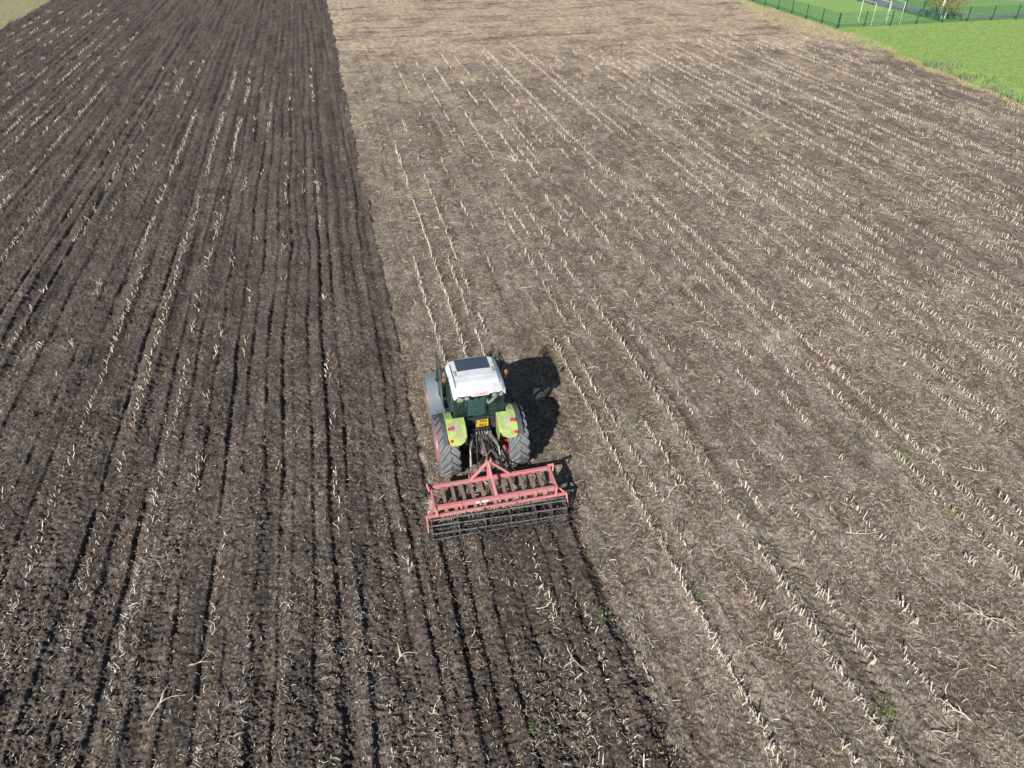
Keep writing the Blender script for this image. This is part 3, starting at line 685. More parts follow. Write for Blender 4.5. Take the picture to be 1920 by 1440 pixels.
M1 = tyre(MB(), .795, .50, 19, .045, .50).mesh('rear_tyre', P_TYRE); M1.set_sharp_from_angle(angle=R(35))
M2 = tyre(MB(), .60, .40, 17, .035, .37).mesh('front_tyre', P_TYRE)
for s in (-1, 1):
    w = empty('rear_wheel', (s * .875, 0, .80), parent=tr); link('tyre', M1, w)
    rim(MB(), .52, .46, s).build('rim', P_RIM, w, auto=35)
for s in (-1, 1):
    w = empty('front_wheel', (s * .86, 2.33, .60), (0, 0, 0), tr); link('tyre', M2, w)
    rim(MB(), .385, .36, s).build('rim', P_RIM, w, auto=35)

# chassis, axles, bonnet
m = MB(); m.prism([(-.30, .62), (-.30, 1.02), (-.12, 1.16), (.5, 1.16), (.6, .95), (1.3, .95), (1.3, .5), (.2, .46)], -.20, .20)
m.tube([(-.62, 0, .8), (-.3, 0, .8)], [.12, .16], 14); m.tube([(.3, 0, .8), (.62, 0, .8)], [.16, .12], 14); m.box((0, 0, .82), (.66, .42, .44))
m.build('transmission', P_METAL, tr, bevel=.02)
m = MB(); m.tube([(-.7, 2.33, .58), (.7, 2.33, .58)], .085, 12); m.box((0, 2.33, .6), (.34, .3, .26)); m.prism([(1.25, .62), (1.25, 1.0), (2.6, .98), (2.9, .86), (2.9, .62)], -.24, .24)
m.build('front_axle', P_METAL, tr, bevel=.015)
m = MB(); prof = [(-.37, .98), (-.38, 1.38), (-.30, 1.53), (-.12, 1.585), (.12, 1.585), (.30, 1.53), (.38, 1.38), (.37, .98)]
k = 0; secs = [(1.12, 1.0, .05), (1.9, .98, .02), (2.45, .93, -.06), (2.78, .84, -.16)]
for yy, sc, dz in secs:
    m.v += [(a * sc, yy, b + dz * (1 if b > 1.2 else 0)) for a, b in prof]
for i in range(3):
    for j in range(7): m.f.append((8 * i + j, 8 * i + j + 1, 8 * i + 9 + j, 8 * i + 8 + j))
m.f.append(tuple(range(8))); m.f.append(tuple(24 + j for j in range(8)))
bon = m.build('bonnet', P_LIME, tr, bevel=.02)
MB().box((0, 2.80, 1.12), (.50, .05, .40)).build('grille', P_BLACK, bon, bevel=.01)
m = MB(); m.tube([(.60, 1.42, 1.25), (.60, 1.42, 2.42), (.61, 1.36, 2.52)], [.06, .045, .045], 12); m.tube([(.60, 1.42, 1.45), (.60, 1.42, 2.05)], .08, 14)
m.build('exhaust_pipe', P_BLACK, tr, auto=40)
m = MB(); m.box((-.48, .95, .72), (.42, .75, .46)); fuel = m.build('fuel_tank', P_BLACK, tr, bevel=.05)
MB().box((.48, .95, .72), (.42, .75, .46)).build('fuel_tank', P_BLACK, tr, bevel=.05)
for s in (-1, 1):
    m = MB()
    for z_ in (.42, .70, .96): m.box((s * .82, 1.02, z_), (.26, .42, .035))
    m.box((s * .93, 1.22, .69), (.02, .03, .6)); m.box((s * .93, .82, .69), (.02, .03, .6)); m.build('step', P_GREY, tr, bevel=.006)

# cab
m = MB(); m.box((0, .62, 1.16), (1.22, 1.24, .10)); m.box((0, 1.22, 1.36), (.9, .06, .36)); m.box((0, .05, 1.30), (1.16, .05, .30)); m.build('cab_floor', P_BLACK, tr, bevel=.02)
m = MB()
for s in (-1, 1):
    m.bar((s * .61, .0, 1.20), (s * .595, -.03, 2.46), .075, .08)                     # rear corner
    m.bar((s * .66, .52, 1.20), (s * .63, .50, 2.46), .05, .05)                        # door post
    m.bar((s * .60, 1.24, 1.20), (s * .58, 1.14, 2.46), .06, .07)                      # windscreen post
    m.bar((s * .605, -.03, 2.43), (s * .59, 1.14, 2.43), .06, .07)
    m.bar((s * .61, .0, 1.50), (s * .66, .52, 1.42), .05, .06)
m.bar((-.6, -.03, 2.44), (.6, -.03, 2.44), .06, .07); m.bar((-.58, 1.14, 2.44), (.58, 1.14, 2.44), .06, .06); m.bar((-.6, .0, 1.50), (.6, .0, 1.50), .05, .05)
m.build('cab_frame', P_FRAME, tr, bevel=.012)
def pane(name, pts, th, mat, parent, bevel=0):
    """flat pane from a loop of corner points, given a real thickness"""
    P = [Vector(p) for p in pts]; nrm = (P[1] - P[0]).cross(P[2] - P[0]).normalized() * th; n = len(P)
    m = MB(); m.add(P + [p + nrm for p in P], [tuple(range(n)), tuple(n + i for i in reversed(range(n)))] + [(i, n + i, n + (i + 1) % n, (i + 1) % n) for i in range(n)])
    return m.build(name, mat, parent)
rw = pane('rear_window', [(-.565, -.045, 1.54), (.36, -.045, 1.54), (.565, -.05, 1.78), (.555, -.075, 2.40), (-.555, -.075, 2.40)], .006, G_CAB, tr)
m = MB(); loop = [(-.565, -.055, 1.54), (.36, -.055, 1.54), (.565, -.06, 1.78), (.555, -.085, 2.40), (-.555, -.085, 2.40)]
for a, b in zip(loop, loop[1:] + loop[:1]): m.bar(a, b, .018, .022)
m.build('window_seal', P_FRAME, rw)
m = MB(); m.tube([(-.30, -.10, 1.585), (.25, -.10, 1.585)], .012, 6); m.tube([(-.30, -.10, 1.585), (-.30, -.06, 1.57)], .01, 6); m.tube([(.25, -.10, 1.585), (.25, -.06, 1.57)], .01, 6); m.build('window_handle', P_BLACK, rw)
pane('windscreen', [(-.55, 1.26, 1.52), (.55, 1.26, 1.52), (.53, 1.17, 2.40), (-.53, 1.17, 2.40)], .006, G_CAB, tr)
for s in (-1, 1):
    pane('side_window', [(s * .625, .05, 1.52), (s * .665, .49, 1.46), (s * .64, .48, 2.40), (s * .61, .0, 2.40)], .005, G_CAB, tr)
    # door hung on the windscreen post and folded right round to the front
    d = empty('cab_door', (s * .66, 1.26, 0), (0, 0, R(-s * 3)), tr)
    L0 = [(0, .03, 1.00), (0, .50, 1.12), (0, .70, 1.45), (0, .68, 2.38), (0, .03, 2.40)]
    L0 = [(s * .06 + p[0], p[1], p[2]) for p in L0]
    pane('glass', L0, .006, G_DOOR, d)
    m = MB()
    for a, b in zip(L0, L0[1:] + L0[:1]): m.bar(a, b, .014, .018)
    m.build('door_frame', P_FRAME, d)
    m = MB(); m.tube([(s * .10, .12, 2.2), (s * .13, .12, 2.15), (s * .13, .14, 1.35), (s * .10, .14, 1.28)], .014, 8); m.box((s * .10, .62, 1.5), (.05, .09, .06)); m.build('grab_handle', P_BLACK, d, auto=40)
    m = MB()
    for z_ in (1.3, 2.2): m.box((s * .02, .0, z_), (.10, .05, .06))
    m.build('hinge', P_BLACK, d)

# roof
def roof_z(x, y):
    v = (y + .27) / 1.44; u = x / .66
    z = 2.585 + .03 * (1 - u * u)
    z -= .13 * max(0, (.30 - v) / .30) ** 1.4 + .10 * max(0, (v - .88) / .12) ** 2 + .085 * max(0, (abs(u) - .84) / .16) ** 1.6
    for e, h_ in ((.34, .014), (.19, .014)):
        z += h_ * max(0, min(1, (v - e) / .03)) - h_
    return z
m = MB(); nu, nv = 33, 41; grid = []
for j in range(nv):
    v = j / (nv - 1); hw_ = .655 - .17 * max(0, (v - .80) / .20) ** 2.6 - .03 * max(0, (.08 - v) / .08) ** 2
    for i in range(nu):
        u = -1 + 2 * i / (nu - 1); yy = -.27 + 1.44 * v + (.05 * (1 - u * u) if v > .8 else 0) * (v - .8) / .2 - .02 * (1 - u * u) * max(0, 1 - v * 5)
        grid.append((u * hw_, yy, roof_z(u * .66, -.27 + 1.44 * v)))
m.v += grid
for j in range(nv - 1):
    for i in range(nu - 1): k = j * nu + i; m.f.append((k, k + 1, k + nu + 1, k + nu))
per = [i for i in range(nu)] + [j * nu + nu - 1 for j in range(1, nv)] + [(nv - 1) * nu + i for i in reversed(range(nu - 1))] + [j * nu for j in reversed(range(1, nv - 1))]
k0 = len(m.v); low = [(grid[i][0] * .985, .45 + (grid[i][1] - .45) * .99, 2.425) for i in per]; m.v += low; n = len(per)
for i in range(n): m.f.append((per[i], per[(i + 1) % n], k0 + (i + 1) % n, k0 + i))
m.f.append(tuple(k0 + i for i in range(n)))
roof = m.build('cab_roof', P_WHITE, tr, auto=38)
def on_roof(name, x0, x1, y0, y1, th, mat, nx=6, ny=6, shear=0.0):
    m = MB(); n2 = (nx + 1) * (ny + 1)
    for dz in (th, -.01):
        for j in range(ny + 1):
            for i in range(nx + 1):
                yy = y0 + (y1 - y0) * j / ny; xx = x0 + (x1 - x0) * i / nx + shear * (yy - y0); m.v.append((xx, yy, roof_z(xx, yy) + dz))
    for j in range(ny):
        for i in range(nx): k = j * (nx + 1) + i; m.f += [(k, k + 1, k + nx + 2, k + nx + 1)]
    per = [i for i in range(nx + 1)] + [j * (nx + 1) + nx for j in range(1, ny + 1)] + [ny * (nx + 1) + i for i in reversed(range(nx))] + [j * (nx + 1) for j in reversed(range(1, ny))]
    for a, b in zip(per, per[1:] + per[:1]): m.f.append((a, b, b + n2, a + n2))
    return m.build(name, mat, roof, auto=40)
P_GROOVE = plain('roof_groove', (.17, .19, .22), .6, var=.1)
P_VENT = plain('roof_vent', (.30, .28, .27), .7, var=.2, scale=40.)
on_roof('roof_hatch', -.415, .415, .54, 1.07, .012, P_HATCH)
for s in (-1, 1):
    on_roof('roof_groove', s * .545 - .018, s * .545 + .018, -.02, .92, .003, P_GROOVE, 2, 14, 0)
    on_roof('roof_vent', s * .475 - .022, s * .475 + .022, .36, .58, .010, P_VENT, 2, 4)
    m = MB(); m.prism([(-.262, 2.36), (-.275, 2.425), (-.20, 2.44), (-.08, 2.44), (-.08, 2.36)], min(s * .235, s * .565), max(s * .235, s * .565)); m.build('lamp_housing', P_BLACK, roof, bevel=.01)
    for x_ in (.33, .50):
        lm = MB().lathe([(-.02, .001), (-.02, .055), (.05, .06), (.05, .001)], 20).build('work_light', P_BLACK, roof, auto=40)
        lm.location = (s * x_, -.255, 2.385); lm.rotation_euler = (R(22), 0, R(-90 + s * 8))
        lz = MB().lathe([(.051, .001), (.058, .03), (.052, .052), (.046, .052)], 20).build('lens', P_LAMP, lm, auto=60)
m = MB(); m.prism([(-.300, 2.405), (-.300, 2.43), (-.262, 2.475), (-.20, 2.475), (-.20, 2.405)], -.215, .215); m.build('rear_fascia', P_WHITE, roof, bevel=.01)
lettering('lettering', 'CLAAS', .088, P_TXTRED, roof, (.02, -.288, 2.4565), (R(50), 0, 0), 1.22)
for s in (-1, 1):                                           # amber beacons on side arms
    b = MB(); b.tube([(s * .62, .34, 2.40), (s * .74, .34, 2.40), (s * .78, .33, 2.43), (s * .78, .33, 2.50)], .016, 8); b.tube([(s * .78, .33, 2.49), (s * .78, .33, 2.53)], .045, 14)
    b = b.build('beacon', P_BLACK, tr, auto=40)
    MB().lathe([(2.53, .050), (2.565, .055), (2.60, .048), (2.622, .03), (2.63, .001)], 20, (s * .78, .33, 0), 'z').build('amber_dome', P_ORANGE, b, smooth=True)
    a = MB(); a.tube([(s * .57, 1.12, 2.42), (s * .72, 1.22, 2.44), (s * .82, 1.22, 2.40)], .014, 8); a.tube([(s * .82, 1.22, 2.40), (s * .84, 1.22, 1.9)], .012, 8)
    a = a.build('mirror_arm', P_BLACK, tr, auto=40)
    MB().box((s * .84, 1.235, 2.14), (.05, .035, .22), (0, 0, R(s * 18))).build('mirror', P_BLACK, a, bevel=.012)

# mudguards
for s in (-1, 1):
    arc = [(.46, 1.28), (.42, 1.46), (.30, 1.60), (.10, 1.685), (-.12, 1.70), (-.30, 1.65), (-.46, 1.555), (-.58, 1.455), (-.665, 1.355), (-.70, 1.29)]
    x0, x1 = s * .40, s * .875
    fd = MB(); inn = [s * v for v in (.60, .47, .415, .40, .40, .40)]; out_ = [s * v for v in (.79, .85, .872, .875, .875, .875)]; fd.strip(arc[4:][::-1], .03, 0, 0, inn if s > 0 else out_, out_ if s > 0 else inn); fd.strip(arc[:5][::-1], .03, min(s * .68, x1), max(s * .68, x1))
    fd.prism([(-.13, 1.10)] + [(a, b - .02) for a, b in arc[4:-2]] + [(-.50, 1.25), (-.42, 1.05)], min(s * .40, s * .425), max(s * .40, s * .425))
    fe = fd.build('rear_mudguard', P_LIME, tr, bevel=.02, auto=50)
    arc2 = [(a * 1.0, b - .012) for a, b in arc[:-1]]
    MB().strip(arc2[::-1], .03, min(s * .879, s * 1.0), max(s * .879, s * 1.0)).build('rubber_edge', P_EDGE, fe, bevel=.01, auto=50)
    def on_fender(t0, t1):                                   # frame on the back slope of the mudguard
        return
    sl = Vector((0, -.14 + .0, -.10)).normalized(); nrm = Vector((0, -.58, .81))
    ang = math.atan2(.58, .81)
    lt = MB(); lt.box((s * .70, -.385, 1.603), (.29, .12, .035), (ang, 0, R(-s * 7))); lt = lt.build('tail_light', P_LENS, fe, bevel=.015)
    MB().lathe([(0, .052), (.025, .046), (.034, .001)], 18, (0, 0, 0), 'z').build('red_lens', P_RED, lt, auto=40).matrix_local = Matrix.Translation((s * .745, -.395, 1.612)) @ Matrix.Rotation(ang, 4, 'X')
    MB().lathe([(0, .046), (.022, .042), (.030, .001)], 18, (0, 0, 0), 'z').build('amber_lens', P_ORANGE, lt, auto=40).matrix_local = Matrix.Translation((s * .815, -.405, 1.604)) @ Matrix.Rotation(ang, 4, 'X')
    MB().lathe([(-.02, .046), (.016, .044), (.020, .001)], 20, (0, 0, 0), 'z').build('reflector', P_RED, fe, auto=40).matrix_local = Matrix.Translation((s * .80, -.627, 1.402)) @ Matrix.Rotation(R(50), 4, 'X')
    fa = []
    for k in range(13):
        a = R(78 + (195 - 78) * k / 12); fa.append((2.33 + .70 * math.cos(a), .62 + .70 * math.sin(a)))
    fg = MB(); xa, xb = sorted((s * .66, s * 1.06)); fg.strip(fa, .022, xa, xb); fg.bar((s * .78, 2.33, .62), (s * .78, 2.2, 1.30), .05, .03)
    fg.build('front_mudguard', P_GREY, tr, bevel=.015, auto=50)

# number plate
m = MB(); m.box((.06, -.075, 1.385), (.32, .012, .22)); pl_ = m.build('number_plate', P_YELLOW, tr, bevel=.01)
MB().box((-.095, -.083, 1.43), (.032, .004, .14)).build('blue_band', P_BLUE, pl_)
lettering('lettering', 'TRR', .105, P_TXTBLK, pl_, (.085, -.0825, 1.443), (R(90), 0, 0), 1.05)
lettering('lettering', '06-J', .105, P_TXTBLK, pl_, (.075, -.0825, 1.328), (R(90), 0, 0), 1.05)

# rear linkage, hydraulics
for s in (-1, 1):
    m = MB(); m.bar((s * .20, -.18, 1.12), (s * .36, -.62, 1.02), .07, .10, w1=.05, h1=.07); m.tube([(s * .14, -.18, 1.12), (s * .27, -.18, 1.12)], .06, 10); m.build('lift_arm', P_STEEL, tr, bevel=.012)
    m = MB(); m.tube([(s * .36, -.62, 1.02), (s * .37, -.74, .80)], .020, 8); m.tube([(s * .37, -.70, .88), (s * .385, -.80, .66)], .032, 8); m.tube([(s * .385, -.80, .66), (s * .39, -.83, .57)], .02, 8); m.build('lift_rod', P_STEEL, tr, auto=40)
    m = MB(); m.bar((s * .26, -.16, .56), (s * .39, -.72, .54), .045, .085); m.bar((s * .39, -.72, .54), (s * .43, -1.22, .56), .045, .075); m.tube([(s * .40, -1.22, .56), (s * .46, -1.22, .56)], .05, 10); m.build('lower_link', P_STEEL, tr, bevel=.01)
    m = MB(); m.tube([(s * .30, -.18, .62), (s * .31, -.45, .86), (s * .33, -.60, .98)], [.035, .035, .022], 10); m.build('lift_cylinder', P_METAL, tr, auto=40)
m = MB(); m.tube([(0, -.30, 1.02), (-.01, -.62, 1.08)], .026, 8); m.tube([(-.008, -.50, 1.06), (-.02, -1.02, 1.14)], .036, 10); m.tube([(-.02, -1.02, 1.14), (-.03, -1.26, 1.18)], .024, 8); m.build('top_link', P_RUST, tr, auto=40)
m = MB(); m.tube([(0, -.30, .70), (0, -.42, .70)], .06, 14); m.tube([(0, -.42, .70), (0, -.52, .70)], .03, 10); m.build('power_shaft', P_STEEL, tr, auto=40)
m = MB(); m.box((0, -.36, .42), (.20, .26, .12)); m.bar((-.08, -.3, .9), (-.08, -.34, .42), .04, .05); m.bar((.08, -.3, .9), (.08, -.34, .42), .04, .05); m.build('drawbar', P_METAL, tr, bevel=.015)
m = MB()
for k in range(6): m.tube([(-.18 + .07 * k, -.10, 1.24), (-.18 + .07 * k, -.20, 1.22), (-.18 + .07 * k, -.23, 1.17)], .022, 8)
m.box((0, -.08, 1.2), (.5, .10, .12)); m.build('hydraulic_couplers', P_METAL, tr, auto=40)
for k, (x0, x1, y1, sag) in enumerate(((.10, .52, -1.15, .25), (.16, .60, -1.22, .30), (.22, .66, -1.18, .16), (-.12, -.25, -1.0, .18))):
    pts = []
    for i in range(9):
        t = i / 8; pts.append((x0 + (x1 - x0) * t, -.22 + (y1 + .22) * t, 1.18 + (.62 - 1.18) * t - sag * math.sin(math.pi * t)))
    MB().tube(pts, .014, 7).build('hydraulic_hose', P_BLACK, tr, auto=60)

# inside the cab
st = empty('driver_seat', (0, .38, 1.2), parent=tr)
MB().box((0, .10, .22), (.48, .46, .14)).build('cushion', P_SEAT, st, bevel=.05)
MB().box((0, -.12, .52), (.46, .12, .52), (R(8), 0, 0)).build('backrest', P_SEAT, st, bevel=.05)
MB().box((0, -.165, .86), (.28, .09, .18), (R(8), 0, 0)).build('headrest', P_SEAT, st, bevel=.035)
MB().box((0, .08, .07), (.36, .36, .16)).build('suspension', P_BLACK, st, bevel=.02)
m = MB(); m.box((.42, .55, 1.45), (.20, .70, .26)); m.box((.42, .80, 1.62), (.16, .22, .10), (R(-20), 0, 0)); m.build('side_console', P_BLACK, tr, bevel=.03)
m = MB(); m.tube([(0, 1.15, 1.3), (0, .98, 1.74)], .05, 10); m.box((0, 1.12, 1.62), (.44, .12, .26), (R(-25), 0, 0)); m.build('dashboard', P_BLACK, tr, bevel=.03)
m = MB(); q = Matrix.Rotation(R(28), 4, 'X'); ring = [Matrix.Translation((0, .95, 1.78)) @ q @ Vector((.19 * math.cos(2 * math.pi * k / 20), .19 * math.sin(2 * math.pi * k / 20), 0)) for k in range(21)]
m.tube(ring, .014, 7, caps=False)
for k in (3, 10, 17): m.tube([ring[k], (0, .96, 1.76)], .011, 6)
m.build('steering_wheel', P_BLACK, tr, auto=60)

# ------------------------------------------------------------------ driver
P_SKIN = plain('skin', (.46, .27, .19), .6, var=.08); P_JACKET = plain('tan_jacket', (.46, .36, .24), .9, var=.15, scale=18., bmp=.2)
P_JEANS = plain('dark_trousers', (.035, .045, .075), .9, var=.2, scale=18.); P_HAIR = plain('reddish_hair', (.13, .045, .03), .7, var=.2, scale=30.)
def person(name, parent_loc):
    J = {'pel': (0, .42, 1.56, .135, .12), 'sp': (0, .38, 1.74, .13, .10), 'ch': (0, .37, 1.90, .155, .105), 'nk': (0, .39, 2.045, .052, .052), 'hd0': (0, .425, 2.10, .072, .082), 'hd1': (0, .435, 2.19, .082, .098), 'hd2': (0, .43, 2.27, .055, .065),
         'hl': (-.10, .50, 1.54, .095, .085), 'kl': (-.15, .86, 1.60, .068, .066), 'al': (-.16, .98, 1.24, .045, .045), 'tl': (-.17, 1.12, 1.225, .04, .032),
         'hr': (.10, .50, 1.54, .095, .085), 'kr': (.15, .86, 1.60, .068, .066), 'ar': (.16, .98, 1.24, .045, .045), 'tr': (.17, 1.12, 1.225, .04, .032),
         'sl': (-.19, .38, 1.945, .066, .062), 'el': (-.27, .55, 1.72, .05, .05), 'wl': (-.17, .80, 1.78, .032, .028), 'ml': (-.15, .88, 1.80, .034, .022),
         'sr': (.19, .38, 1.945, .066, .062), 'er': (.31, .24, 1.73, .054, .054), 'wr': (.48, .17, 1.98, .040, .038), 'mr': (.545, .145, 2.06, .036, .024)}
    E_ = [('pel', 'sp'), ('sp', 'ch'), ('ch', 'nk'), ('nk', 'hd0'), ('hd0', 'hd1'), ('hd1', 'hd2'), ('pel', 'hl'), ('hl', 'kl'), ('kl', 'al'), ('al', 'tl'), ('pel', 'hr'), ('hr', 'kr'), ('kr', 'ar'), ('ar', 'tr'),
          ('ch', 'sl'), ('sl', 'el'), ('el', 'wl'), ('wl', 'ml'), ('ch', 'sr'), ('sr', 'er'), ('er', 'wr'), ('wr', 'mr')]
    names = list(J); idx = {k: i for i, k in enumerate(names)}
    V = [J[k][:3] for k in names]; Ed = [(idx[a], idx[b]) for a, b in E_]; rad = [J[k][3:] for k in names]
    # five fingers a hand, curled over what they hold
    for hnd, s in (('ml', -1), ('mr', 1)):
        c = Vector(J[hnd][:3])
        for q, (ox, ln) in enumerate(((-.027, .05), (-.009, .06), (.009, .057), (.026, .045))):
            p = c + Vector((ox, .02, .0)); a = p + Vector((0, ln * .6, -.006)); b = a + Vector((0, ln * .3, -ln * .7))
            k = len(V); V += [tuple(p), tuple(a), tuple(b)]; Ed += [(idx[hnd], k), (k, k + 1), (k + 1, k + 2)]; rad += [(.009, .009), (.0085, .0085), (.0075, .0075)]
        p = c + Vector((-s * .036, -.01, 0)); a = p + Vector((-s * .018, .03, -.015)); k = len(V); V += [tuple(p), tuple(a)]; Ed += [(idx[hnd], k), (k, k + 1)]; rad += [(.011, .011), (.009, .009)]
    me = bpy.data.meshes.new(name); me.from_pydata(V, Ed, []); o = link('person_source', me)
    sk = o.modifiers.new('skin', 'SKIN'); sk.use_smooth_shade = True
    for i, r in enumerate(rad): me.skin_vertices[0].data[i].radius = r
    for d_ in me.skin_vertices[0].data: d_.use_root = False
    me.skin_vertices[0].data[idx['pel']].use_root = True
    o.modifiers.new('sub', 'SUBSURF').levels = 2; o.modifiers['sub'].render_levels = 2
    dg = bpy.context.evaluated_depsgraph_get(); m2 = bpy.data.meshes.new_from_object(o.evaluated_get(dg)); bpy.data.objects.remove(o)
    for mt in (P_SKIN, P_JACKET, P_JEANS, P_HAIR): m2.materials.append(mt)
    while len(m2.materials) > 4: m2.materials.pop(index=0)
    for p in m2.polygons:
        c = p.center; k = 1
        if c.z > 2.03 and abs(c.x) < .16: k = 0
        elif (c.y > .50 and abs(c.x) < .24 and c.z < 1.70) or c.z < 1.56: k = 2
        elif c.x < 0 and c.y > .80 and c.z > 1.7: k = 0
        elif c.x > .495 and c.z > 1.9: k = 0
        p.material_index = k; p.use_smooth = True
    b = link(name, m2); b.location = parent_loc
    # face and hair
    hr = MB(); n1, n2 = 16, 9
    for j in range(n2):
        ph = math.pi * .58 * j / (n2 - 1)
        for i in range(n1):
            th = 2 * math.pi * i / n1; back = .10 * max(0, -math.sin(th)); r_ = math.sin(min(ph + back, 2.2))
            hr.v.append((.092 * r_ * math.cos(th), .43 + .105 * r_ * math.sin(th) - .006, 2.185 + .115 * math.cos(ph + (back if ph > .6 else 0))))
    for j in range(n2 - 1):
        for i in range(n1):
            if j > 4 and math.sin(2 * math.pi * (i + .5) / n1) > .45: continue
            hr.f.append((j * n1 + i, j * n1 + (i + 1) % n1, (j + 1) * n1 + (i + 1) % n1, (j + 1) * n1 + i))
    hr.build('hair', P_HAIR, b, smooth=True)
    fc = MB(); fc.add([(-.013, .515, 2.165), (.013, .515, 2.165), (0, .512, 2.205), (0, .545, 2.168)], [(0, 1, 3), (1, 2, 3), (2, 0, 3), (0, 2, 1)]); fc.box((0, .505, 2.125), (.045, .012, .010))
    for s in (-1, 1): fc.box((s * .085, .43, 2.175), (.014, .03, .05)); 
    fc.build('face_features', P_SKIN, b, bevel=.003)
    ey = MB()
    for s in (-1, 1): ey.box((s * .030, .513, 2.198), (.022, .010, .010))
    ey.build('eyes', P_TXTBLK, b)
    return b
tag(person('person', (TRX, TRY, 0)), 'driver in a tan jacket on the tractor seat, arm raised behind the rear window', 'person')

# ------------------------------------------------------------------ cultivator on the linkage
cu = tag(empty('cultivator', (TRX, TRY - 2.0, 0)), 'faded red tined cultivator with cage roller hitched behind the tractor', 'cultivator')
m = MB(); m.bar((-1.44, .70, .65), (1.44, .70, .65), .09, .09); m.build('front_bar', P_PINK, cu, bevel=.012)
m = MB(); m.bar((-1.40, .0, .65), (1.42, .0, .65), .10, .10); rb = m.build('rear_bar', P_PINK, cu, bevel=.012)
for x_ in (-.85, -.4, .06, .5, .95, 1.2): MB().box((x_, -.05, .63), (.05, .04, .15)).build('clamp', P_PINK, rb, bevel=.008)
MB().box((-.36, -.054, .655), (.30, .006, .055)).build('sticker', P_STICK, rb)
for s in (-1, 1):
    m = MB(); m.bar((s * 1.47, .78, .66), (s * 1.47, -.06, .66), .05, .10); m.bar((s * 1.47, .42, .62), (s * 1.47, .40, .16), .03, .34); m.build('side_plate', P_PINK, cu, bevel=.01)
    m = MB(); m.bar((s * 1.50, .74, .70), (s * 1.56, .60, .84), .03, .07); m.bar((s * 1.56, .60, .84), (s * 1.52, .52, .70), .03, .06); m.build('side_bracket', P_PINK, cu, bevel=.008)
    # roller arm: gusset, cross piece and drop leg to the roller bearing
    m = MB(); m.bar((s * 1.47, .06, .68), (s * 1.43, -.13, .52), .05, .08); m.bar((s * 1.48, .10, .64), (s * 1.67, -.10, .50), .03, .045); m.bar((s * 1.38, -.10, .50), (s * 1.70, -.10, .50), .06, .07)
    m.bar((s * 1.685, -.09, .51), (s * 1.685, -.30, .20), .035, .10); m.build('roller_arm', P_PINK, cu, bevel=.01)
m = MB(); m.bar((-1.40, -.08, .475), (1.44, -.08, .475), .055, .065); m.build('roller_bar', P_PINK, cu, bevel=.01)
for s in (-1, 1):
    MB().bar((-.03 + s * .02, .70, 1.19), (s * .49, .70, .68), .07, .06).build('headstock_strut', P_PINK, cu, bevel=.01)
    m = MB(); m.box((s * .43, .80, .56), (.03, .18, .26)); m.box((s * .50, .80, .56), (.03, .18, .26)); m.tube([(s * .38, .80, .54), (s * .54, .80, .54)], .022, 8); m.build('hitch_lug', P_PINK, cu, bevel=.006)
m = MB(); m.bar((-.05, .70, 1.20), (-.03, .38, .92), .05, .07); m.bar((-.03, .38, .92), (-.0, .03, .70), .05, .07, w1=.07); m.bar((-.05, .70, 1.20), (-.04, .70, .68), .09, .05); m.build('headstock_brace', P_PINK, cu, bevel=.01)
m = MB(); m.box((-.08, .71, 1.20), (.025, .12, .13)); m.box((.02, .71, 1.20), (.025, .12, .13)); m.tube([(-.12, .72, 1.2), (.07, .72, 1.2)], .018, 8); m.build('top_pin', P_PINK, cu, bevel=.006)
for k, x_ in enumerate((-1.2, -.97, -.74, -.515, -.28, -.04, .24, .45, .70, .945, 1.165)):
    t = MB(); pts = [(x_, .66, .64), (x_, .35, .63), (x_, .10, .60), (x_, -.01, .50), (x_, -.0, .34), (x_, .10, .16), (x_, .22, -.02)]
    for a, b in zip(pts, pts[1:]): t.bar(a, b, .08, .03)
    t = t.build('tine', P_RUST, cu, bevel=.004)
    m = MB(); m.bar((x_, .10, .16), (x_, .26, -.06), .10, .02); m.build('share', P_STEEL, t)
# cage roller
rl = empty('cage_roller', (0, -.27, .225), parent=cu); RR = .235
for x_ in (-1.60, -.98, -.36, .25, .86, 1.25, 1.60):
    MB().lathe([(x_ - .006, .05), (x_ - .006, RR - .015), (x_ + .006, RR - .015), (x_ + .006, .05), (x_ - .006, .05)], 22).build('disc', P_ROLL, rl, auto=40)
for k in range(8):
    a = 2 * math.pi * k / 8 + .35; m = MB()
    pts = [(-1.62 + 3.24 * i / 12, (RR) * math.cos(a + .5 * i / 12), (RR) * math.sin(a + .5 * i / 12)) for i in range(13)]
    m.tube(pts, .018, 6); m.build('bar', P_ROLL, rl, auto=40)
MB().tube([(-1.68, 0, 0), (1.68, 0, 0)], .030, 10).build('axle', P_ROLL, rl, auto=40)
# loose soil thrown up by the roller
n = 4500; x = np.where(RNG.random(n) < .4, RNG.normal(-.05, .42, n), RNG.uniform(-1.75, 1.9, n)); y = -2.27 + RNG.normal(0, .2, n); z = np.abs(RNG.normal(.12, .16, n)) + .02
S = RNG.gamma(2., .004, n) + .005
V = iv[None] * (1 + RNG.uniform(-.3, .3, (n, len(iv), 1))) * S[:, None, None] + np.stack([x + TRX, y + TRY, z], 1)[:, None]
tag(link('thrown_soil', mesh_np('thrown_soil', V.reshape(-1, 3), (it[None] + (np.arange(n) * len(iv))[:, None, None]).reshape(-1, 3), M_CLOD)), 'crumbs of soil flung up around the middle of the roller', 'soil', kind='stuff')
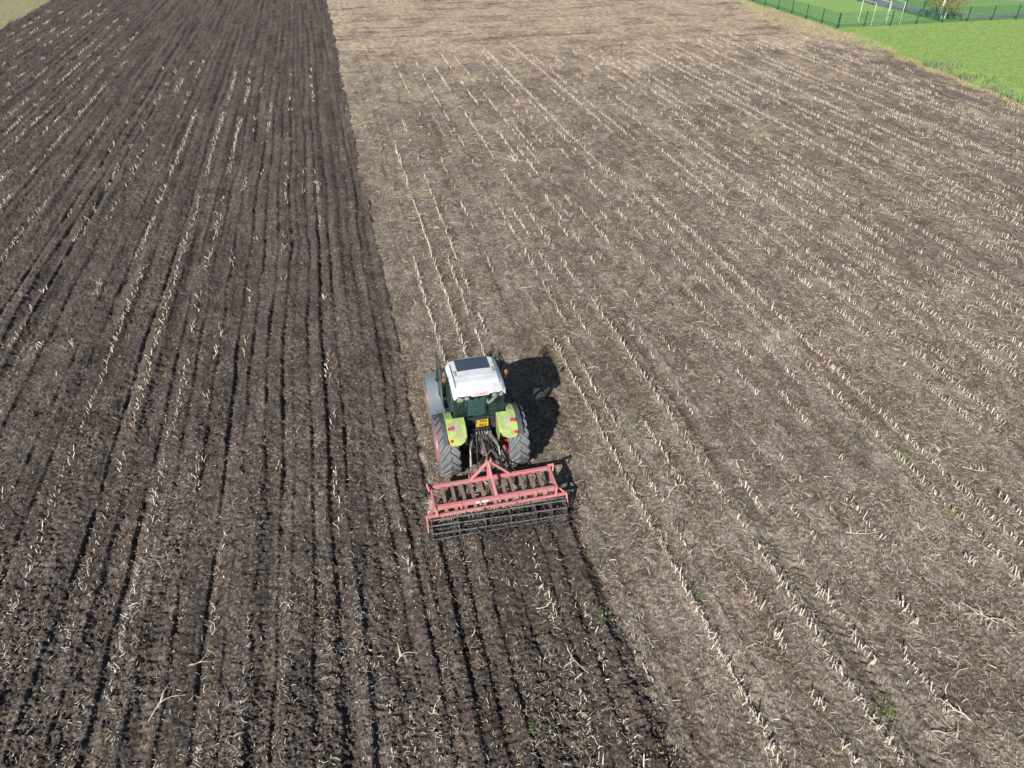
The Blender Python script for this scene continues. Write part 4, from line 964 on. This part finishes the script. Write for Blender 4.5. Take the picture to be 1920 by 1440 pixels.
# straw wrapped in the frame
def bundle(name, n, fn, L=(.08, .25), W=(.006, .014)):
    P = np.array([fn() for _ in range(n)]); a = RNG.uniform(0, math.pi, n)
    return ribbons(name, P[:, 0], P[:, 1], P[:, 2], RNG.uniform(*L, n), RNG.uniform(*W, n), a, RNG.normal(0, .6, n), M_STRAW, .6)
cxs = [-.86, -.63, -.40, -.16, .10, .34, .57, .82, 1.05, 1.28]
def fnA():
    x_ = random.choice(cxs[2:] + cxs[3:]); return (TRX + x_ + random.gauss(0, .055), TRY - 2 + random.uniform(.08, .5), random.uniform(.12, .46))
tag(bundle('trapped_straw', 900, fnA), 'clumps of straw caught between the cultivator tines', 'straw', kind='stuff')
def fnB():
    return (TRX + random.uniform(-1.4, 1.4), TRY - 2.09 + random.gauss(0, .035), random.uniform(.30, .49))
tag(bundle('hanging_straw', 620, fnB, (.05, .14), (.004, .009)), 'fringe of straw hanging off the red roller bar', 'straw', kind='stuff')
def fnC():
    return (TRX - 1.48 + random.gauss(0, .06), TRY - 2 + random.uniform(.1, .55), random.uniform(.1, .62))
tag(bundle('wrapped_straw', 160, fnC, (.1, .3)), 'bundle of straw snagged on the left end of the cultivator', 'straw', kind='stuff')

# ------------------------------------------------------------------ lying stalks, weeds
def land(x, y): return float(height(np.array([x]), np.array([y]))[0])
def stalk(x, y, a, L_, label, lift=.02, leaves=4):
    """bent maize stalk with nodes and a few dry leaves"""
    rg = random.Random(int(x * 100 + y * 10)); o = tag(empty('maize_stalk', (x, y, land(x, y)), (0, 0, a)), label, 'maize stalk', 'broken maize stalks on the ground')
    pts = []; b1 = rg.choice((-1, 1)) * rg.uniform(.05, .16); L_ *= .8
    for i in range(8):
        t = i / 7; pts.append((L_ * (t - .5), b1 * math.sin(math.pi * t) + rg.uniform(-.006, .006), .018 + lift * math.sin(math.pi * t * .8) + rg.uniform(0, .01)))
    s_ = MB().tube(pts, [.011 - .006 * i / 7 for i in range(8)], 6).build('stem', M_STALK, o, auto=50)
    for q in range(leaves):
        t = rg.uniform(.1, .95); p = Vector(pts[int(t * 7)]); d = Vector((rg.uniform(-.2, 1), rg.choice((-1, 1)) * rg.uniform(.3, 1), 0)).normalized(); n_ = Vector((-d.y, d.x, 0)); ll_ = rg.uniform(.16, .42); w = rg.uniform(.010, .022); vs = []
        for k in range(5):
            u = k / 4; c = p + d * ll_ * u + n_ * .10 * ll_ * u * u * rg.uniform(-1, 1) + Vector((0, 0, .03 * math.sin(math.pi * u))); ww = w * (1 - u * .85)
            vs += [c - n_ * ww + Vector((0, 0, .006)), c + n_ * ww]
        MB().add(vs, [(2 * k, 2 * k + 1, 2 * k + 3, 2 * k + 2) for k in range(4)]).build('dry_leaf', M_STRAW, o)
    return o
for a in ((7.02, 11.62, .35, .75, 'pale broken stalk lying across the dense first stubble row', .14), (6.75, 17.2, -.55, .62, 'long thin stalk lying by the tractor shadow tip', .03),
          (11.6, 6.7, 2.6, .8, 'forked dry stalk in the heap of leaves at lower right', .06), (11.9, 6.5, -.7, .7, 'leafy stalk crossing the forked one at lower right', .05),
          (9.1, 4.75, -.6, .75, 'broken stalk with wide leaves near the bottom right corner', .05), (9.6, 5.0, 2.7, .6, 'curled leafy stalk beside the bottom right corner one', .05),
          (3.2, 7.75, -1.2, .8, 'yellowish stalk lying along the strip behind the cultivator', .05), (2.9, 9.2, .25, .45, 'short tan stalk across the strip close behind the cultivator', .04),
          (-4.55, 8.6, .55, .9, 'straw yellow stalk in the bottom left corner of the worked field', .08), (-4.1, 9.6, .8, .6, 'slanting pale stalk above the bottom left corner one', .05),
          (-.1, 8.6, .3, .5, 'small curved stalk on the furrows at lower centre left', .05), (10.7, 9.4, -.25, .95, 'long bleached stalk among straw at mid lower right', .03),
          (14.6, 11.4, .3, .9, 'bleached stalk with curling leaves near the right edge', .05), (14.9, 10.6, -.6, .8, 'leafy stalk below the bleached one near the right edge', .05),
          ):
    stalk(*a[:5], lift=a[5], leaves=6 if 'leaf' in a[4] or 'leaves' in a[4] or 'heap' in a[4] else 3)
def weed(x, y, r_, n_, label, name='weed_tuft'):
    rg = random.Random(int(x * 37 + y * 11)); m = MB()
    m.add([(0, 0, -.03), (.01, 0, -.03), (0, .01, .02)], [(0, 1, 2)])
    for k in range(int(n_ * .55)):
        a = rg.uniform(0, 6.28); d0 = r_ * rg.random() ** .6; cx_, cy2 = d0 * math.cos(a), d0 * math.sin(a) * 1.3; b = rg.uniform(0, 6.28); l = rg.uniform(.04, .11); w = rg.uniform(.005, .011)
        d = Vector((math.cos(b), math.sin(b), 0)); n2_ = Vector((-d.y, d.x, 0)); p = Vector((cx_, cy2, .01)); up = rg.uniform(.3, 1.1)
        c1 = p + d * l * .5 + Vector((0, 0, l * up * .6)); c2 = p + d * l + Vector((0, 0, l * up * .55))
        m.add([p - n2_ * w * .5, p + n2_ * w * .5, c1 - n2_ * w, c1 + n2_ * w, c2], [(0, 1, 3, 2), (2, 3, 4)])
    o = m.build(name, M_LEAF); o.location = (x, y, land(x, y)); tag(o, label, 'weed', 'green weed tufts in the stubble'); return o
for w_ in ((13.42, 11.62, .26, 150, 'larger bright green weed tuft in a stubble row at right'), (13.2, 9.4, .20, 90, 'green weed tuft nearer the camera in the same right hand row'), (13.6, 28.4, .35, 110, 'faint green weed patch in the stubble at upper centre'),
           (6.28, 8.6, .17, 80, 'small weed beside the dense first stubble row'), (8.42, 5.4, .24, 130, 'weed tuft beside the second dense row at the bottom'), (8.1, 13.1, .18, 45, 'faint green weeds in the second dense row right of the tractor'),
           (6.35, 16.2, .14, 50, 'small weed by the stubs next to the tractor shadow'), (4.0, 8.6, .15, 50, 'tiny weed in the worked strip behind the cultivator'), (1.95, 6.6, .12, 35, 'single sprig of weed in the worked soil at bottom centre'),
           (6.9, 14.6, .12, 40, 'little weed between the two near stubble rows'), (25.4, 24.5, .5, 160, 'green weeds in a far stubble row at the right edge'), (21.0, 37.0, .5, 120, 'green weeds far up the stubble right of centre')):
    weed(*w_)

# ------------------------------------------------------------------ fences
P_POST = plain('green_post', (.012, .075, .055), .5, var=.15); P_WIRE = plain('green_wire', (.02, .11, .075), .5, var=.1)
def post_mesh():
    m = MB(); m.box((0, 0, .62), (.065, .065, 1.34)); m.box((0, 0, 1.30), (.075, .075, .03)); m.box((0, .06, .12), (.10, .16, .10)); return m.mesh('post', P_POST)
PM = post_mesh()
def fence(pts, label):
    o = tag(empty('fence', (*pts[0], 0)), label, 'fence', 'green wire mesh fences'); ox, oy = pts[0]
    for (x_, y_) in pts:
        p = link('post', PM, o); p.location = (x_ - ox, y_ - oy, land(x_, y_) - .02)
    for (a, b), (c, d) in zip(pts, pts[1:]):
        dx_, dy_ = c - a, d - b; L_ = math.hypot(dx_, dy_); m = MB()
        for k in range(7): m.box((L_ / 2, 0, .08 + k * .195), (L_ - .06, .014, .014))
        nv_ = int(L_ / .08)
        for k in range(1, nv_): m.box((L_ * k / nv_, .008, .66), (.009, .009, 1.18))
        w = m.build('wire_panel', P_WIRE, o); w.location = (a - ox, b - oy, (land(a, b) + land(c, d)) / 2); w.rotation_euler = (0, 0, math.atan2(dy_, dx_))
fence([(46.92 + .02 * k, 64.95 + 2.72 * k) for k in range(0, 13)], 'green mesh fence running away up the edge of the stubble')
fence([(46.98 + 2.88 * k, 65.15 + .03 * k) for k in range(0, 13)], 'green mesh fence crossing in front of the goal and the birch')
fence([(58.75, 66.0)] + [(58.80 + .03 * k, 68.6 + 2.6 * k) for k in range(0, 11)], 'green mesh fence between the mown lawn and the grey path')

# ------------------------------------------------------------------ goal behind the fence
P_GOAL = plain('goal_white', (.55, .58, .56), .4, var=.05)
gl = tag(empty('football_goal', (52.5, 66.6, 0)), 'white tubular goal frame standing on the lawn behind the fence', 'goal')
gz = land(52.5, 66.6)
for x_ in (-1.55, 1.55): MB().tube([(x_, 1.05, gz - .05), (x_, 1.05, 2.02)], .036, 10).build('post', P_GOAL, gl, auto=40)
MB().tube([(-1.60, 1.05, 2.02), (1.60, 1.05, 2.02)], .036, 10).build('crossbar', P_GOAL, gl, auto=40)
for x_ in (-1.58, 0.05, 1.55): MB().tube([(x_, -1.0, gz - .05), (x_, -1.0, 1.95)], .032, 10).build('rear_post', P_GOAL, gl, auto=40)
for x_ in (-1.58, 0.05, 1.55): MB().tube([(x_, 1.05, 2.0), (x_, -1.0, 1.95)], .025, 10).build('top_stay', P_GOAL, gl, auto=40)
m = MB()
for k in range(16): m.tube([(-1.5 + .2 * k, -1.0, .1), (-1.5 + .2 * k, -1.0, 1.95)], .002, 3)
for k in range(10): m.tube([(-1.55, -1.0, .15 + .2 * k), (1.55, -1.0, .15 + .2 * k)], .002, 3)
m.build('net', P_GOAL, gl)

# ------------------------------------------------------------------ birch by the path, its crown above the picture
P_BARK = plain('birch_bark', (.55, .50, .44), .8, var=.15, scale=4., dust=(6., .55, .62, (.08, .07, .06)))
M_BIRCH = island_mat('birch_leaf', [(0, (.16, .21, .07)), (.45, (.28, .31, .12)), (.8, (.40, .36, .17)), (1, (.46, .31, .14))], .6)
bt = tag(empty('birch_tree', (59.9, 67.0, land(59.9, 67.0))), 'yellowing birch with two pale stems beside the path, cut by the top edge', 'tree')
tk = MB(); rg = random.Random(4); limbs = []
for s, lean in ((-1, (-.02, .02)), (1, (.09, .04))):
    pts = [(s * .22 + lean[0] * z_ * 1.2 + rg.uniform(-.05, .05), lean[1] * z_, z_) for z_ in (-.2, .6, 1.5, 2.6, 4, 5.5, 7.2, 9.0, 10.8)]
    tk.tube(pts, [.17, .14, .125, .115, .10, .085, .07, .045, .02], 9); limbs += pts[3:]
trunk = tk.build('trunk', P_BARK, bt, auto=60)
tw = MB(); tips = []; strand = []
for k in range(46):
    p = Vector(rg.choice(limbs)); a = rg.uniform(0, 6.28); l = rg.uniform(.9, 2.3) * (1 if p.z < 7 else .6); d = Vector((math.cos(a), math.sin(a), 0))
    q1 = p + d * l * .5 + Vector((0, 0, .55 * l)); q2 = p + d * l + Vector((0, 0, .45 * l)); q3 = q2 + d * .25 + Vector((0, 0, -.5))
    tw.tube([p, q1, q2, q3], [.035, .022, .014, .008], 5); tips += [q1, q2, q2, q3, q3]
for k in range(44):
    a = rg.uniform(0, 6.28); r_ = rg.uniform(.3, 2.0); q0 = Vector((r_ * math.cos(a) + .4, r_ * math.sin(a), rg.uniform(2.6, 3.4))); lo_ = rg.uniform(.35, 1.3)
    tw.tube([(.1, 0, 3.2), q0, (q0.x * 1.05, q0.y * 1.05, lo_)], [.02, .012, .004], 4); strand += [Vector((q0.x * 1.04, q0.y * 1.04, lo_ + (q0.z - lo_) * u)) for u in (.05, .2, .35, .5, .65)]
tw.build('limbs', P_BARK, bt, auto=60)
tl = [Vector(t) for t in tips]; n = 14000; px_ = np.empty((n, 3))
for k in range(n):
    t = tl[rg.randrange(len(tl))] if k % 5 < 2 else strand[rg.randrange(len(strand))]; drop = rg.random() ** 1.3 * (.35 if t.z < 3.5 else 1.4); w = .10 + .10 * drop
    px_[k] = (t.x + rg.gauss(0, w), t.y + rg.gauss(0, w), max(.25, t.z + .15 - drop))
a1 = RNG.uniform(0, 2 * math.pi, n); el_ = RNG.uniform(-1.3, .3, n); S_ = RNG.uniform(.03, .055, n)
d_ = np.stack([np.cos(a1) * np.cos(el_), np.sin(a1) * np.cos(el_), np.sin(el_)], 1); sd_ = np.stack([-np.sin(a1), np.cos(a1), RNG.uniform(-.4, .4, n)], 1)
V = np.stack([px_ - d_ * S_[:, None], px_ - sd_ * S_[:, None] * .7, px_ + d_ * S_[:, None], px_ + sd_ * S_[:, None] * .7], 1).reshape(-1, 3)
cr = link('crown', mesh_np('crown', V, np.arange(n * 4).reshape(-1, 4), M_BIRCH), bt)

# ------------------------------------------------------------------ rank growth: ditch, dry margin
def blades(name, x, y, z, h_, w_, mat, lean=.45):
    n = len(x); a = RNG.uniform(0, 2 * math.pi, n); b = RNG.uniform(0, 2 * math.pi, n); l = RNG.uniform(0, lean, n) * h_
    ux, uy = np.cos(a) * w_ / 2, np.sin(a) * w_ / 2
    V = np.empty((n, 4, 3)); V[:, 0] = np.stack([x - ux, y - uy, z - .03], 1); V[:, 1] = np.stack([x + ux, y + uy, z - .03], 1)
    V[:, 2] = np.stack([x + ux * .5 + np.cos(b) * l, y + uy * .5 + np.sin(b) * l, z + h_], 1); V[:, 3] = np.stack([x - ux * .5 + np.cos(b) * l, y - uy * .5 + np.sin(b) * l, z + h_], 1)
    return link(name, mesh_np(name, V.reshape(-1, 3), np.arange(n * 4).reshape(-1, 4), mat))
M_RANK = island_mat('rank_grass', [(0, (.10, .17, .06)), (.4, (.17, .25, .10)), (.7, (.25, .31, .16)), (1, (.40, .38, .24))], .7)
n = 15000; y = RNG.uniform(28, 50.5, n); x = field_right(y) + .15 + np.abs(RNG.normal(0, 1.1, n)); k = vn(x / .7, y / .9, 81) > .38; x, y = x[k], y[k]; n = len(x)
tag(blades('ditch_growth', x, y, height(x, y), RNG.uniform(.15, .5, n) * (.4 + vn(x / .8, y / .8, 82)), RNG.uniform(.02, .05, n), M_RANK), 'rank grey green grass and weeds along the ditch, right edge', 'grass', kind='stuff')
M_DRYB = island_mat('dry_blade', [(0, (.26, .22, .10)), (.5, (.42, .36, .20)), (1, (.55, .50, .34))], .7)
n = 26000; y = RNG.uniform(26, 100, n); wd_ = np.where(y > 56, 2.6, .45); x = field_right(y) + RNG.uniform(-.6, 1, n) * wd_; k = (x < 46.6) & (vn(x / .8, y / 1.2, 83) > .38); x, y = x[k], y[k]; n = len(x)
tag(blades('dry_grass_tufts', x, y, height(x, y), RNG.uniform(.05, .22, n), RNG.uniform(.015, .035, n), M_DRYB, .9), 'straw coloured grass tufts along the stubble edge by the fence', 'grass', kind='stuff')
n = 26000; x = RNG.uniform(44.5, 72, n); y = RNG.uniform(38, 65, n); k = (x > field_right(y) + .4); x, y = x[k], y[k]; n = len(x)
M_MB = island_mat('meadow_blade', [(0, (.17, .28, .06)), (.5, (.26, .39, .11)), (1, (.35, .48, .17))], .7)
tag(blades('meadow_grass', x, y, height(x, y), RNG.uniform(.03, .09, n), RNG.uniform(.015, .035, n), M_MB, 1.2), 'short bright grass growing on the meadow', 'grass', kind='stuff')
